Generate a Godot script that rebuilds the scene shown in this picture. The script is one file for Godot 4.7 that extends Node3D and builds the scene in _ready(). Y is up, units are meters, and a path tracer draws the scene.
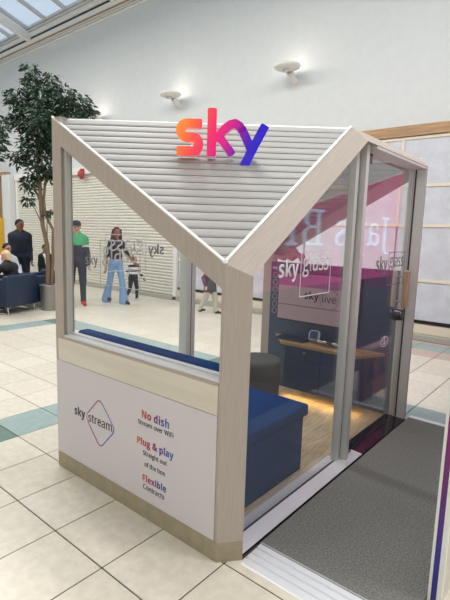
extends Node3D

# ---------- measures of the booth (metres), near corner at the origin ----------
const LA := 1.4237    # length of the low panel face, along -z
const LB := 2.572     # length of the glazed face, along +x
const HA := 2.273     # top of the high corners
const HV := 1.466     # top of the low corner
const XM := 1.184     # where the glazed face reaches its full height
const CI := 0.1026    # inset of the splayed frame
const CO := 0.083     # how far the splayed frame stands out
const CT := 0.079
var M := {}
var used := {}
var rng := RandomNumberGenerator.new()

# ================= helpers: naming and tagging =================
func numbered(n: String) -> String:
	if not used.has(n):
		used[n] = 0
		return n
	used[n] += 1
	return "%s_%03d" % [n, used[n]]

func thing(called: String, label: String, category: String, at := Vector3.ZERO, turn := 0.0, group := "") -> Node3D:
	var o := Node3D.new()
	o.name = numbered(called)
	add_child(o)
	o.position = at
	o.rotation.y = turn
	o.set_meta("label", label)
	o.set_meta("category", category)
	if group != "":
		o.set_meta("group", group)
	return o

func structure(called: String, label := "") -> Node3D:
	var o := Node3D.new()
	o.name = called
	add_child(o)
	o.set_meta("kind", "structure")
	if label != "":
		o.set_meta("label", label)
	return o

# ================= helpers: geometry =================
func S() -> SurfaceTool:
	var st := SurfaceTool.new()
	st.begin(Mesh.PRIMITIVE_TRIANGLES)
	return st

func put(called: String, st: SurfaceTool, m: Material, parent: Node) -> MeshInstance3D:
	st.generate_normals()
	return put_mesh(called, st.commit(), m, parent)

func put_mesh(called: String, mesh: Mesh, m: Material, parent: Node) -> MeshInstance3D:
	var o := MeshInstance3D.new()
	o.name = called
	o.mesh = mesh
	o.material_override = m
	parent.add_child(o, true)
	return o

func V(x: float, y: float, z: float) -> Vector3:
	return Vector3(x, y, z)

func vtx(st: SurfaceTool, p: Vector3, uv: Vector2) -> void:
	st.set_uv(uv)
	st.add_vertex(p)

func newell(p: Array) -> Vector3:
	var n := Vector3.ZERO
	for i in p.size():
		var a: Vector3 = p[i]
		var b: Vector3 = p[(i + 1) % p.size()]
		n += a.cross(b)
	return n

func cap(st: SurfaceTool, p: Array, out: Vector3) -> void:
	var n := newell(p).normalized()
	if n.length() < 0.5:
		return
	var ax := n.cross(Vector3.UP if absf(n.y) < 0.9 else Vector3.RIGHT).normalized()
	var ay := n.cross(ax)
	var flat := PackedVector2Array()
	for q in p:
		flat.append(Vector2(ax.dot(q), ay.dot(q)))
	var t := Geometry2D.triangulate_polygon(flat)
	st.set_smooth_group(-1)
	for i in range(0, t.size(), 3):
		var a: Vector3 = p[t[i]]
		var b: Vector3 = p[t[i + 1]]
		var c: Vector3 = p[t[i + 2]]
		if (b - a).cross(c - a).dot(out) > 0.0:
			var k := b
			b = c
			c = k
		vtx(st, a, Vector2(ax.dot(a), ay.dot(a)))
		vtx(st, b, Vector2(ax.dot(b), ay.dot(b)))
		vtx(st, c, Vector2(ax.dot(c), ay.dot(c)))

# rings of equal count, joined one to the next; closed round; ends capped
func loft(st: SurfaceTool, rings: Array, smooth := false, caps := true) -> void:
	var r0: Array = rings[0]
	var r1: Array = rings[rings.size() - 1]
	var c0 := Vector3.ZERO
	var c1 := Vector3.ZERO
	for q in r0:
		c0 += q
	for q in r1:
		c1 += q
	c0 /= r0.size()
	c1 /= r1.size()
	var rr: Array = rings
	var big: Array = rings[rings.size() / 2]
	if newell(big).dot(c1 - c0) < 0.0:
		rr = []
		for r in rings:
			var x: Array = r.duplicate()
			x.reverse()
			rr.append(x)
	var g := 0 if smooth else -1
	var v0 := 0.0
	for k in rr.size() - 1:
		var a: Array = rr[k]
		var b: Array = rr[k + 1]
		var v1: float = v0 + maxf((b[0] - a[0]).length(), 0.0001)
		var u0 := 0.0
		st.set_smooth_group(g)
		for i in a.size():
			var j := (i + 1) % a.size()
			var u1: float = u0 + (big[j] - big[i]).length()
			vtx(st, a[i], Vector2(u0, v0))
			vtx(st, b[i], Vector2(u0, v1))
			vtx(st, b[j], Vector2(u1, v1))
			vtx(st, a[i], Vector2(u0, v0))
			vtx(st, b[j], Vector2(u1, v1))
			vtx(st, a[j], Vector2(u1, v0))
			u0 = u1
		v0 = v1
	if caps:
		cap(st, rr[0], c0 - c1)
		cap(st, rr[rr.size() - 1], c1 - c0)

func shift(p: Array, d: Vector3) -> Array:
	var o := []
	for q in p:
		o.append(q + d)
	return o

func prism(st: SurfaceTool, p: Array, d: Vector3) -> void:
	loft(st, [p, shift(p, d)])

func box(st: SurfaceTool, lo: Vector3, hi: Vector3) -> void:
	prism(st, [V(lo.x, lo.y, lo.z), V(hi.x, lo.y, lo.z), V(hi.x, lo.y, hi.z), V(lo.x, lo.y, hi.z)], V(0, hi.y - lo.y, 0))

# box whose length runs along x (grain follows v)
func boxx(st: SurfaceTool, lo: Vector3, hi: Vector3) -> void:
	prism(st, [V(lo.x, lo.y, lo.z), V(lo.x, hi.y, lo.z), V(lo.x, hi.y, hi.z), V(lo.x, lo.y, hi.z)], V(hi.x - lo.x, 0, 0))

func boxz(st: SurfaceTool, lo: Vector3, hi: Vector3) -> void:
	prism(st, [V(lo.x, lo.y, lo.z), V(lo.x, hi.y, lo.z), V(hi.x, hi.y, lo.z), V(hi.x, lo.y, lo.z)], V(0, 0, hi.z - lo.z))

func ring8(lo: Vector3, hi: Vector3, y: float, i: float, b: float) -> Array:
	var x0 := lo.x + i
	var x1 := hi.x - i
	var z0 := lo.z + i
	var z1 := hi.z - i
	return [V(x0 + b, y, z0), V(x1 - b, y, z0), V(x1, y, z0 + b), V(x1, y, z1 - b), V(x1 - b, y, z1), V(x0 + b, y, z1), V(x0, y, z1 - b), V(x0, y, z0 + b)]

func bevel(st: SurfaceTool, lo: Vector3, hi: Vector3, b := 0.004) -> void:
	loft(st, [ring8(lo, hi, lo.y, b, b), ring8(lo, hi, lo.y + b, 0, b), ring8(lo, hi, hi.y - b, 0, b), ring8(lo, hi, hi.y, b, b)])

func rrect(lo: Vector3, hi: Vector3, y: float, i: float, r: float, n := 4) -> Array:
	var o := []
	var rr := maxf(r - i * 0.5, 0.002)
	var cs := [Vector2(hi.x - i - rr, hi.z - i - rr), Vector2(lo.x + i + rr, hi.z - i - rr), Vector2(lo.x + i + rr, lo.z + i + rr), Vector2(hi.x - i - rr, lo.z + i + rr)]
	for q in 4:
		for k in n + 1:
			var a := PI / 2 * (q + float(k) / n)
			o.append(V(cs[q].x + cos(a) * rr, y, cs[q].y + sin(a) * rr))
	return o

func rbox(st: SurfaceTool, lo: Vector3, hi: Vector3, r: float, puff := 0.0) -> void:
	var rings := []
	for k in 4:
		var a := PI / 2 * k / 3.0
		rings.append(rrect(lo, hi, lo.y + r * (1 - sin(a)), r * (1 - cos(a)) if false else r * (1 - sin(PI / 2 * k / 3.0)) * 1.0, r))
	rings = []
	for k in 4:
		var a := PI / 2 * k / 3.0
		rings.append(rrect(lo, hi, lo.y + r * (1 - cos(a)), r * (1 - sin(a)), r))
	for k in 4:
		var a := PI / 2 * (3 - k) / 3.0
		rings.append(rrect(lo, hi, hi.y - r * (1 - cos(a)) , r * (1 - sin(a)), r))
	if puff > 0.0:
		rings.append(rrect(lo, hi, hi.y + puff, minf(hi.x - lo.x, hi.z - lo.z) * 0.3, r))
	loft(st, rings, true)

func circle(c: Vector3, ax: Vector3, ay: Vector3, n: int) -> Array:
	var o := []
	for k in n:
		var a := TAU * k / n
		o.append(c + ax * cos(a) + ay * sin(a))
	return o

# profile: array of Vector2(radius, y)
func lathe(st: SurfaceTool, c: Vector3, prof: Array, n := 20, smooth := true) -> void:
	var rings := []
	for q in prof:
		rings.append(circle(c + V(0, q.y, 0), V(q.x, 0, 0), V(0, 0, q.x), n))
	loft(st, rings, smooth)

func tube(st: SurfaceTool, pts: Array, rad: Array, n := 8) -> void:
	var rings := []
	var ref := Vector3.UP
	for k in pts.size():
		var d: Vector3
		if k == 0:
			d = pts[1] - pts[0]
		elif k == pts.size() - 1:
			d = pts[k] - pts[k - 1]
		else:
			d = pts[k + 1] - pts[k - 1]
		d = d.normalized()
		if k == 0:
			ref = d.cross(Vector3.UP if absf(d.y) < 0.9 else Vector3.RIGHT).normalized()
		ref = (ref - d * ref.dot(d)).normalized()
		var r: float = rad[mini(k, rad.size() - 1)]
		rings.append(circle(pts[k], ref * r, d.cross(ref) * r, n))
	loft(st, rings, true)

# ================= helpers: materials =================
func rgb(r: float, g: float, b: float, a := 1.0) -> Color:
	return Color(r / 255.0, g / 255.0, b / 255.0, a)

func mat(c: Color, rough := 0.6, metal := 0.0) -> StandardMaterial3D:
	var m := StandardMaterial3D.new()
	m.albedo_color = c
	m.roughness = rough
	m.metallic = metal
	return m

func glow(c: Color, e: float) -> StandardMaterial3D:
	var m := mat(c, 0.5)
	m.emission_enabled = true
	m.emission = c
	m.emission_energy_multiplier = e
	return m

func glass_mat(a := 0.03) -> StandardMaterial3D:
	var m := mat(Color(0.9, 0.95, 0.93, a), 0.0)
	m.transparency = BaseMaterial3D.TRANSPARENCY_ALPHA
	return m

# grey texture computed pixel by pixel, folded so that it repeats without a seam
func tex(n: int, sx: float, sy: float, amp: float, mid: float, sd: int, fine := 0.0) -> ImageTexture:
	var f := FastNoiseLite.new()
	f.seed = sd
	f.frequency = 1.0
	f.fractal_octaves = 4
	var im := Image.create(n, n, false, Image.FORMAT_RGB8)
	var r := RandomNumberGenerator.new()
	r.seed = sd
	for y in n:
		for x in n:
			var u := absf(2.0 * x / n - 1.0)
			var v := absf(2.0 * y / n - 1.0)
			var w := clampf(mid + amp * f.get_noise_2d(u * sx, v * sy) + fine * (r.randf() - 0.5), 0.0, 1.0)
			im.set_pixel(x, y, Color(w, w, w))
	im.generate_mipmaps()
	return ImageTexture.create_from_image(im)

func textured(c: Color, t: Texture2D, rough: float, scale := Vector3.ONE, world := false) -> StandardMaterial3D:
	var m := mat(c, rough)
	m.albedo_texture = t
	m.uv1_scale = scale
	if world:
		m.uv1_triplanar = true
		m.uv1_world_triplanar = true
	return m

func make_materials() -> void:
	var grain := tex(256, 34.0, 3.0, 0.06, 0.95, 3, 0.015)
	var blot := tex(256, 5.0, 5.0, 0.05, 0.96, 5, 0.02)
	var speck := tex(256, 22.0, 22.0, 0.30, 0.84, 7, 0.10)
	var weave := tex(256, 60.0, 60.0, 0.10, 0.92, 9, 0.10)
	var plank := tex(256, 26.0, 2.5, 0.26, 0.86, 12, 0.03)
	M.wood = textured(rgb(192, 179, 168), grain, 0.55, V(2.4, 0.8, 1))
	M.white_trim = mat(rgb(240, 238, 235), 0.35)
	M.slat = mat(rgb(158, 155, 151), 0.5)
	M.lilac = mat(rgb(216, 209, 214), 0.45)
	M.cream = textured(rgb(232, 223, 208), blot, 0.5, V(1, 1, 1))
	M.plinth = textured(rgb(172, 160, 134), blot, 0.5, V(1.4, 1.4, 1))
	M.alu = mat(rgb(216, 218, 212), 0.38, 0.05)
	M.alu_white = mat(rgb(232, 233, 236), 0.3, 0.25)
	M.gasket = mat(rgb(58, 58, 58), 0.6)
	M.dark_metal = mat(rgb(92, 84, 92), 0.12, 0.85)
	M.glass = glass_mat(0.02)
	M.clear_glass = glass_mat(0.0)
	M.clear_glass.metallic_specular = 0.28
	M.roof_glass = glass_mat(0.04)
	M.tiles = []
	for c in [rgb(236, 228, 210), rgb(232, 224, 205), rgb(239, 231, 214), rgb(234, 225, 208)]:
		M.tiles.append(textured(c, blot, 0.34, V(1.3, 1.3, 1.3), true))
	M.tile_teal = textured(rgb(168, 188, 184), blot, 0.34, V(1.3, 1.3, 1.3), true)
	M.tile_green = textured(rgb(112, 142, 130), blot, 0.34, V(1.3, 1.3, 1.3), true)
	M.tile_pink = textured(rgb(214, 190, 178), blot, 0.34, V(1.3, 1.3, 1.3), true)
	M.grout = textured(rgb(60, 56, 52), speck, 0.9, V(2, 2, 2), true)
	M.plaster = textured(rgb(222, 225, 225), tex(256, 7.0, 7.0, 0.012, 0.985, 15, 0.008), 0.85, V(0.35, 0.35, 0.35), true)
	M.carpet = textured(rgb(150, 150, 144), tex(512, 26.0, 26.0, 0.22, 0.82, 17, 0.22), 0.95, V(1.6, 1.6, 1.6), true)
	M.oak = []
	for c in [rgb(224, 202, 164), rgb(218, 194, 154), rgb(230, 210, 174)]:
		M.oak.append(textured(c, plank, 0.45, V(2.2, 0.9, 1)))
	M.shelf_oak = textured(rgb(206, 170, 122), plank, 0.45, V(2.2, 0.9, 1))
	M.beam_oak = textured(rgb(206, 166, 124), plank, 0.55, V(1.2, 0.3, 1))
	M.navy_cloth = textured(rgb(16, 60, 120), weave, 0.85, V(3, 3, 3), true)
	M.navy_side = textured(rgb(44, 54, 78), weave, 0.8, V(3, 3, 3), true)
	M.navy_board = textured(rgb(58, 78, 112), blot, 0.4, V(1, 1, 1))
	M.purple_board = mat(rgb(96, 34, 106), 0.4)
	M.pouf = textured(rgb(98, 100, 98), weave, 0.85, V(4, 4, 4), true)
	M.cabinet = mat(rgb(60, 80, 112), 0.4)
	M.black = mat(rgb(20, 21, 24), 0.4)
	M.vinyl = mat(rgb(236, 238, 240), 0.5)
	M.vinyl_grey = mat(rgb(128, 128, 128), 0.5)
	M.vinyl_pale = mat(rgb(182, 182, 178), 0.5)
	M.ink = mat(rgb(52, 48, 62), 0.5)
	M.leather = textured(rgb(32, 50, 78), tex(256, 40.0, 40.0, 0.1, 0.92, 21, 0.04), 0.42, V(2, 2, 2), true)
	M.chrome = mat(rgb(208, 208, 210), 0.18, 0.9)
	M.pot = mat(rgb(150, 150, 150), 0.35, 0.7)
	M.bark = textured(rgb(150, 128, 104), tex(256, 8.0, 30.0, 0.3, 0.8, 23, 0.1), 0.9, V(6, 1.5, 1))
	M.shutter = mat(rgb(226, 223, 212), 0.5)
	M.panel_white = textured(rgb(216, 220, 228), blot, 0.5, V(0.4, 0.4, 0.4), true)
	M.rail_cream = mat(rgb(232, 222, 200), 0.5)
	M.brass = textured(rgb(214, 184, 144), plank, 0.4, V(2.2, 0.9, 1))
	M.pink = textured(rgb(232, 168, 178), weave, 0.9, V(3, 3, 3), true)
	M.lamp = mat(rgb(232, 230, 224), 0.45)
	M.rafter = mat(rgb(206, 204, 200), 0.5)
	M.cornice = mat(rgb(238, 236, 232), 0.6)
	for q in ["navy_cloth", "navy_side", "carpet", "pouf", "pink"]:
		M[q].metallic_specular = 0.12
	M.yellow = mat(rgb(244, 190, 30), 0.5)
	M.red = mat(rgb(176, 40, 44), 0.4)

# ================= lettering =================
func font(kind: String, bold := false) -> Font:
	var f := SystemFont.new()
	f.font_names = PackedStringArray([kind])
	f.font_weight = 700 if bold else 400
	return f

# text laid in the plane of right and up; at is the left end of its baseline; its width is fitted. grad: colours along its length, or empty
func letters(called: String, s: String, at: Vector3, right: Vector3, up: Vector3, width: float, m: Material, parent: Node, bold := false, grad := [], kind := "Droid Sans", cap_h := 0.0) -> MeshInstance3D:
	var t := TextMesh.new()
	t.font = font(kind, bold)
	t.text = s
	t.font_size = 64
	t.pixel_size = 0.01
	t.depth = 0.02
	t.curve_step = 2.0
	t.horizontal_alignment = HORIZONTAL_ALIGNMENT_LEFT
	t.vertical_alignment = VERTICAL_ALIGNMENT_BOTTOM
	var arr := t.get_mesh_arrays()
	var vs: PackedVector3Array = arr[Mesh.ARRAY_VERTEX]
	var ix: PackedInt32Array = arr[Mesh.ARRAY_INDEX]
	var lo := V(1e9, 1e9, 0)
	var hi := V(-1e9, -1e9, 0)
	for q in vs:
		lo = V(minf(lo.x, q.x), minf(lo.y, q.y), 0)
		hi = V(maxf(hi.x, q.x), maxf(hi.y, q.y), 0)
	var k: float = width / maxf(hi.x - lo.x, 0.001)
	var ky := k
	if cap_h > 0.0:
		ky = cap_h / (hi.y - lo.y)
	var out := right.cross(up)
	var st := S()
	for i in ix:
		var q: Vector3 = vs[i]
		if grad.size() > 0:
			var f: float = clampf((q.x - lo.x) / (hi.x - lo.x), 0.0, 0.999) * (grad.size() - 1)
			var c: Color = grad[int(f)]
			c = c.lerp(grad[int(f) + 1], f - int(f))
			st.set_color(c.srgb_to_linear())
		vtx(st, at + right * (q.x - lo.x) * k + up * (q.y - lo.y) * ky + out * (q.z * 0.06 + 0.0008), Vector2(q.x, q.y))
	return put(called, st, m, parent)

# outline of a closed polygon as a thin raised line
func outline(called: String, pts: Array, out: Vector3, w: float, m: Material, parent: Node, grad := []) -> MeshInstance3D:
	var st := S()
	var c := Vector3.ZERO
	for q in pts:
		c += q
	c /= pts.size()
	for i in pts.size():
		var a: Vector3 = pts[i]
		var b: Vector3 = pts[(i + 1) % pts.size()]
		if grad.size() > 0:
			st.set_color(grad[i % grad.size()].srgb_to_linear())
		var side := (b - a).normalized().cross(out) * w
		prism(st, [a - side, b - side, b + side, a + side], out * 0.0015)
	return put(called, st, m, parent)

# ================= camera, sky, light =================
func set_stage() -> void:
	var cam := Camera3D.new()
	cam.name = "camera"
	add_child(cam)
	var yaw := 0.6893
	var pitch := 0.1428
	var roll := 0.0314
	var f := V(cos(yaw) * cos(pitch), -sin(pitch), -sin(yaw) * cos(pitch))
	var r := f.cross(Vector3.UP).normalized()
	var u := r.cross(f)
	cam.transform = Transform3D(Basis(r * cos(roll) + u * sin(roll), u * cos(roll) - r * sin(roll), -f), V(-1.587, 1.6, 1.3123))
	cam.fov = rad_to_deg(2.0 * atan(300.0 / 461.59))
	cam.near = 0.05
	cam.far = 200.0
	cam.current = true
	var we := WorldEnvironment.new()
	var e := Environment.new()
	var sky := Sky.new()
	var sm := ProceduralSkyMaterial.new()
	sm.sky_top_color = rgb(178, 204, 234)
	sm.sky_horizon_color = rgb(222, 230, 236)
	sm.sky_curve = 0.3
	sm.ground_bottom_color = rgb(150, 150, 150)
	sm.ground_horizon_color = rgb(190, 195, 200)
	sm.sky_energy_multiplier = 1.05
	sky.sky_material = sm
	e.background_mode = Environment.BG_SKY
	e.sky = sky
	e.background_energy_multiplier = 1.0
	e.ambient_light_source = Environment.AMBIENT_SOURCE_DISABLED
	e.tonemap_mode = Environment.TONE_MAPPER_LINEAR
	e.tonemap_exposure = 1.0
	e.sdfgi_enabled = true
	e.ssao_enabled = true
	e.ssil_enabled = true
	we.environment = e
	add_child(we)

func luminaire(at: Vector3, length: float, energy: float, n: int) -> void:
	var t := thing("linear_luminaire", "long white strip light hanging over the mall outside the view", "light", at, 0.0, "strip lights over the mall")
	var st := S()
	bevel(st, V(-0.2, 0, -length / 2), V(0.2, 0.12, length / 2), 0.01)
	put("housing", st, M.lamp, t)
	st = S()
	box(st, V(-0.17, -0.01, -length / 2 + 0.03), V(0.17, 0.0, length / 2 - 0.03))
	put("light_diffuser", st, glow(rgb(255, 248, 238), 1.5), t)
	for z in [-length / 3, length / 3]:
		st = S()
		tube(st, [V(0, 0.12, z), V(0, 2.2, z)], [0.008], 6)
		put("hanger", st, M.alu, t)
	var l := AreaLight3D.new()
	l.name = "strip_light"
	l.area_size = Vector2(0.34, length)
	l.area_normalize_energy = true
	l.light_color = rgb(255, 251, 246)
	l.light_energy = energy
	l.area_range = 40.0
	l.shadow_enabled = true
	t.add_child(l)
	l.position = V(0, -0.02, 0)
	l.rotation = V(-PI / 2, 0, 0)

# ================= the mall =================
func tile_material(i: int, j: int) -> Material:
	# i counts along x, j along z; the greener rows and columns cross the hall
	var row := posmod(j + 5, 9) == 0 and i <= 7
	var col := (i == 7 and j >= -14) or (i == 14 and j > -7)
	if row and (posmod(i, 7) == 0):
		return M.tile_green
	if row or col:
		return M.tile_teal
	if (i == 13 or i == 15) and j > -7:
		return M.tile_pink
	return M.tiles[posmod(i * 7 + j * 13 + (i * j) % 5, 4)]

func build_floor() -> void:
	var fl := structure("floor")
	var st := S()
	box(st, V(-8.2, -0.3, -20.2), V(6.4, -0.004, 9.2))
	put("grout_bed", st, M.grout, fl)
	var tm := S()
	bevel(tm, V(0.0032, -0.02, 0.0032), V(0.4118, 0.0, 0.4118), 0.002)
	tm.generate_normals()
	var tmesh := tm.commit()
	var cam := V(-1.587, 1.6, 1.3123)
	var cells := []
	for i in range(-19, 16):
		for j in range(-47, 21):
			# tile j spans z from -0.385 + 0.415 * j
			var p := V(-0.391 + 0.415 * i, 0, -0.385 + 0.415 * j)
			var d := (p + V(0.2, 0, 0.2)) - cam
			var az := atan2(-d.z, d.x)
			var seen := az > 0.6893 - 0.56 and az < 0.6893 + 0.56
			if p.x > 0.1 and p.x < 2.3 and p.z < -0.1 and p.z > -1.25:
				seen = false
			cells.append([d.length() + (0.0 if seen else 1000.0), i, j, p])
	cells.sort_custom(func(a, b): return a[0] < b[0])
	var rest := {}
	for k in cells.size():
		var c = cells[k]
		var m: Material = tile_material(c[1], c[2])
		if k < 300:
			var o := put_mesh("tile", tmesh, m, fl)
			o.position = c[3]
		else:
			if not rest.has(m):
				rest[m] = []
			rest[m].append(c[3])
	for m in rest:
		var mm := MultiMesh.new()
		mm.transform_format = MultiMesh.TRANSFORM_3D
		mm.mesh = tmesh
		mm.instance_count = rest[m].size()
		for k in rest[m].size():
			mm.set_instance_transform(k, Transform3D(Basis(), rest[m][k]))
		var mi := MultiMeshInstance3D.new()
		mi.name = "far_tiles"
		mi.multimesh = mm
		mi.material_override = m
		mi.set_meta("kind", "stuff")
		fl.add_child(mi, true)

func build_hall() -> void:
	var st := S()
	var wb := structure("wall_back")
	box(st, V(6.1, 0, -20.2), V(6.4, 7.4, 9.2))
	put("wall_face", st, M.plaster, wb)
	# mouldings and gutter along its top
	var rows := [[6.9, 6.95, 0.03, "cornice"], [6.97, 7.0, 0.05, "cornice"], [7.02, 7.05, 0.07, "cornice"], [7.06, 7.075, 0.09, "beam_oak"], [7.08, 7.19, 0.12, "cornice"], [7.18, 7.25, 0.11, "black"], [7.25, 7.37, 0.16, "cornice"], [7.38, 7.43, 0.2, "rafter"]]
	for r in rows:
		st = S()
		boxz(st, V(6.1 - r[2], r[0], -20), V(6.12, r[1], 9))
		put("moulding", st, M[r[3]], wb)
	var wl := structure("wall_left")
	st = S()
	box(st, V(-8.4, 0, -20.2), V(-8.1, 7.4, 9.2))
	put("wall_face", st, M.plaster, wl)
	var wf := structure("wall_far")
	st = S()
	prism(st, [V(-8.4, 0, -20.4), V(6.4, 0, -20.4), V(6.4, 7.4, -20.4), V(-1, 9.65, -20.4), V(-8.4, 7.4, -20.4)], V(0, 0, 0.3))
	put("wall_face", st, M.plaster, wf)
	var wn := structure("wall_near")
	st = S()
	prism(st, [V(-8.4, 0, 9.1), V(6.4, 0, 9.1), V(6.4, 7.4, 9.1), V(-1, 9.65, 9.1), V(-8.4, 7.4, 9.1)], V(0, 0, 0.3))
	put("wall_face", st, M.plaster, wn)
	# glazed roof, rising from both walls to a ridge
	var sk := structure("window_1")
	for side in [1]:
		var e := V(6.05, 7.42, 0) if side == 1 else V(-8.05, 7.42, 0)
		var d := V(-1, 0.3, 0) if side == 1 else V(1, 0.3, 0)
		var ln := 7.05
		var nrm := V(0.287, 0.958, 0) if side == 1 else V(-0.287, 0.958, 0)
		var k := 0
		var z := -20.18
		while z < 9.0:
			st = S()
			var a: Vector3 = e + V(0, 0, z)
			prism(st, [a + V(0, 0, -0.035), a + V(0, 0, 0.035), a + V(0, 0, 0.035) + nrm * 0.1, a + V(0, 0, -0.035) + nrm * 0.1], d * ln)
			put("glazing_bar", st, M.rafter, sk)
			if z + 1.04 < 9.3:
				st = S()
				var b: Vector3 = a + nrm * 0.07
				prism(st, [b + V(0, 0, 0.03), b + V(0, 0, 1.01), b + V(0, 0, 1.01) + nrm * 0.012, b + V(0, 0, 0.03) + nrm * 0.012], d * ln)
				put("pane", st, M.roof_glass, sk)
			z += 1.04
			k += 1
		z = -17.06
		while z < 9.0:
			st = S()
			var a: Vector3 = e + V(0, -0.08, z)
			prism(st, [a + V(0, 0, -0.09) - nrm * 0.2, a + V(0, 0, 0.09) - nrm * 0.2, a + V(0, 0, 0.09), a + V(0, 0, -0.09)], d * ln)
			put("rafter_beam", st, M.cornice, sk)
			z += 4.16
		for q in [0.06, 0.12]:
			st = S()
			var a: Vector3 = e + d * q + V(0, 0, -20)
			prism(st, [a, a + d * 0.03, a + d * 0.03 + nrm * 0.1, a + nrm * 0.1], V(0, 0, 29))
			put("purlin", st, M.rafter, sk)
	st = S()
	boxz(st, V(-1.2, 9.4, -20), V(-0.8, 9.65, 9))
	put("ridge_beam", st, M.cornice, sk)
	var ce := structure("ceiling")
	st = S()
	prism(st, [V(-8.4, 7.4, -20.2), V(-0.9, 9.6, -20.2), V(-0.9, 9.8, -20.2), V(-8.4, 7.6, -20.2)], V(0, 0, 29.3))
	put("ceiling_face", st, M.plaster, ce)

func build_wall_things() -> void:
	var st: SurfaceTool
	# hoarding of white panels
	var h := thing("hoarding", "tall white panelled hoarding with cream rails and a brown timber top", "hoarding", V(6.1, 0, 0))
	var zs := [-6.42, -5.0, -3.1, -1.4, 0.5, 2.4, 4.3]
	var ys := [0.31, 0.96, 1.82, 2.44, 3.17]
	for a in zs.size() - 1:
		for b in ys.size() - 1:
			st = S()
			bevel(st, V(-0.06, ys[b] + 0.012, zs[a] + 0.015), V(-0.001, ys[b + 1] - 0.012, zs[a + 1] - 0.015), 0.004)
			put("panel", st, M.panel_white, h)
	for y in [0.96, 1.82, 2.44, 3.17]:
		st = S()
		boxz(st, V(-0.075, y - 0.022, -6.42), V(-0.001, y + 0.022, 4.3))
		put("rail", st, M.rail_cream, h)
	for a in [1, 2, 3, 4, 5]:
		st = S()
		box(st, V(-0.08, 1.82, zs[a] - 0.02), V(-0.001, 3.17, zs[a] + 0.02))
		put("stile", st, M.rail_cream, h)
	st = S()
	boxz(st, V(-0.1, 3.2, -6.42), V(-0.001, 3.36, 4.3))
	put("timber_top", st, M.beam_oak, h)
	st = S()
	boxz(st, V(-0.07, 0.27, -6.42), V(-0.001, 0.31, 4.3))
	put("base_strip", st, M.black, h)
	# kerb under it
	var tr := structure("trim_1")
	st = S()
	bevel(st, V(5.98, 0, -20), V(6.1, 0.1, 9.05), 0.01)
	put("kerb", st, mat(rgb(176, 176, 166), 0.5), tr)
	st = S()
	bevel(st, V(6.04, 0.1, -6.42), V(6.1, 0.27, 4.3), 0.01)
	put("upstand", st, M.rail_cream, tr)
	# shutter
	var s := thing("roller_shutter", "closed cream roller shutter across the shop front", "shutter", V(6.1, 0, -10.25))
	st = S()
	var n := 40
	for k in n:
		var y0 := 0.1 + 3.0 * k / n
		var y1 := 0.1 + 3.0 * (k + 1) / n
		prism(st, [V(-0.05, y0, -3.72), V(-0.075, y0 + 0.012, -3.72), V(-0.085, (y0 + y1) / 2, -3.72), V(-0.075, y1 - 0.008, -3.72), V(-0.05, y1, -3.72)], V(0, 0, 7.44))
	put("curtain_slats", st, M.shutter, s).set_meta("kind", "stuff")
	for z in [-3.76, 3.76]:
		st = S()
		box(st, V(-0.12, 0, z - 0.05), V(0, 3.2, z + 0.05))
		put("guide", st, M.cornice, s)
	st = S()
	bevel(st, V(-0.16, 3.1, -3.8), V(0, 3.3, 3.8), 0.01)
	put("box_cover", st, M.cornice, s)
	# column and shop front at the far left
	var cl := structure("trim_2")
	st = S()
	bevel(st, V(5.78, 0, -14.62), V(6.12, 3.3, -14.1), 0.02)
	put("pilaster", st, M.plaster, cl)
	var sf := structure("door_1")
	st = S()
	box(st, V(5.9, 0, -15.2), V(6.1, 3.4, -15.05))
	put("timber_post", st, M.beam_oak, sf)
	st = S()
	boxz(st, V(5.88, 3.3, -18), V(6.1, 3.42, -14.62))
	put("timber_head", st, M.beam_oak, sf)
	for z in [-16.2, -17.4]:
		st = S()
		box(st, V(6.0, 0, z), V(6.1, 3.3, z + 0.06))
		put("mullion", st, M.cornice, sf)
	st = S()
	box(st, V(6.04, 0.1, -18), V(6.05, 3.3, -15.2))
	put("pane", st, M.glass, sf)
	# wall lamps
	var zz := [-9.39, -6.49, -3.49]
	var words := ["above the shutter, behind the booth's high corner", "above the coloured logo", "between the logo and the brown timber strip"]
	for k in 3:
		var w := thing("wall_lamp", "white dish uplighter on the white wall " + words[k], "lamp", V(6.1, 4.5, zz[k]), 0.0, "uplighters along the white wall")
		st = S()
		var rings := []
		for q in [Vector2(0.03, -0.005), Vector2(0.16, 0.02), Vector2(0.235, 0.055), Vector2(0.25, 0.08), Vector2(0.235, 0.1), Vector2(0.16, 0.092), Vector2(0.05, 0.085)]:
			rings.append(circle(V(-0.33, q.y, 0), V(q.x * 0.9, 0, 0), V(0, 0, q.x), 24))
		loft(st, rings, true)
		put("dish", st, M.lamp, w)
		st = S()
		tube(st, [V(-0.24, 0.01, 0), V(-0.1, -0.07, 0), V(0.0, -0.1, 0)], [0.06, 0.055, 0.06], 12)
		put("arm", st, M.lamp, w)
		st = S()
		rings = []
		for q in [Vector2(0.03, -0.03), Vector2(0.05, -0.02), Vector2(0.05, 0.01)]:
			rings.append(circle(V(-0.38, q.y, 0.02), V(q.x, 0, 0), V(0, 0, q.x * 1.5), 14))
		loft(st, rings, true)
		put("trim_ring", st, M.chrome, w)
		st = S()
		lathe(st, V(-0.33, 0.1, 0), [Vector2(0.02, 0.0), Vector2(0.04, 0.02), Vector2(0.035, 0.05), Vector2(0.01, 0.06)], 10)
		put("bulb", st, glow(rgb(255, 240, 214), 3.0), w)
		var l := OmniLight3D.new()
		l.name = "uplight"
		l.light_color = rgb(255, 240, 218)
		l.light_energy = 0.07
		l.light_size = 0.03
		l.omni_range = 12.0
		l.omni_attenuation = 2.0
		l.shadow_enabled = true
		w.add_child(l)
		l.position = V(-0.33, 0.13, 0)
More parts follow.
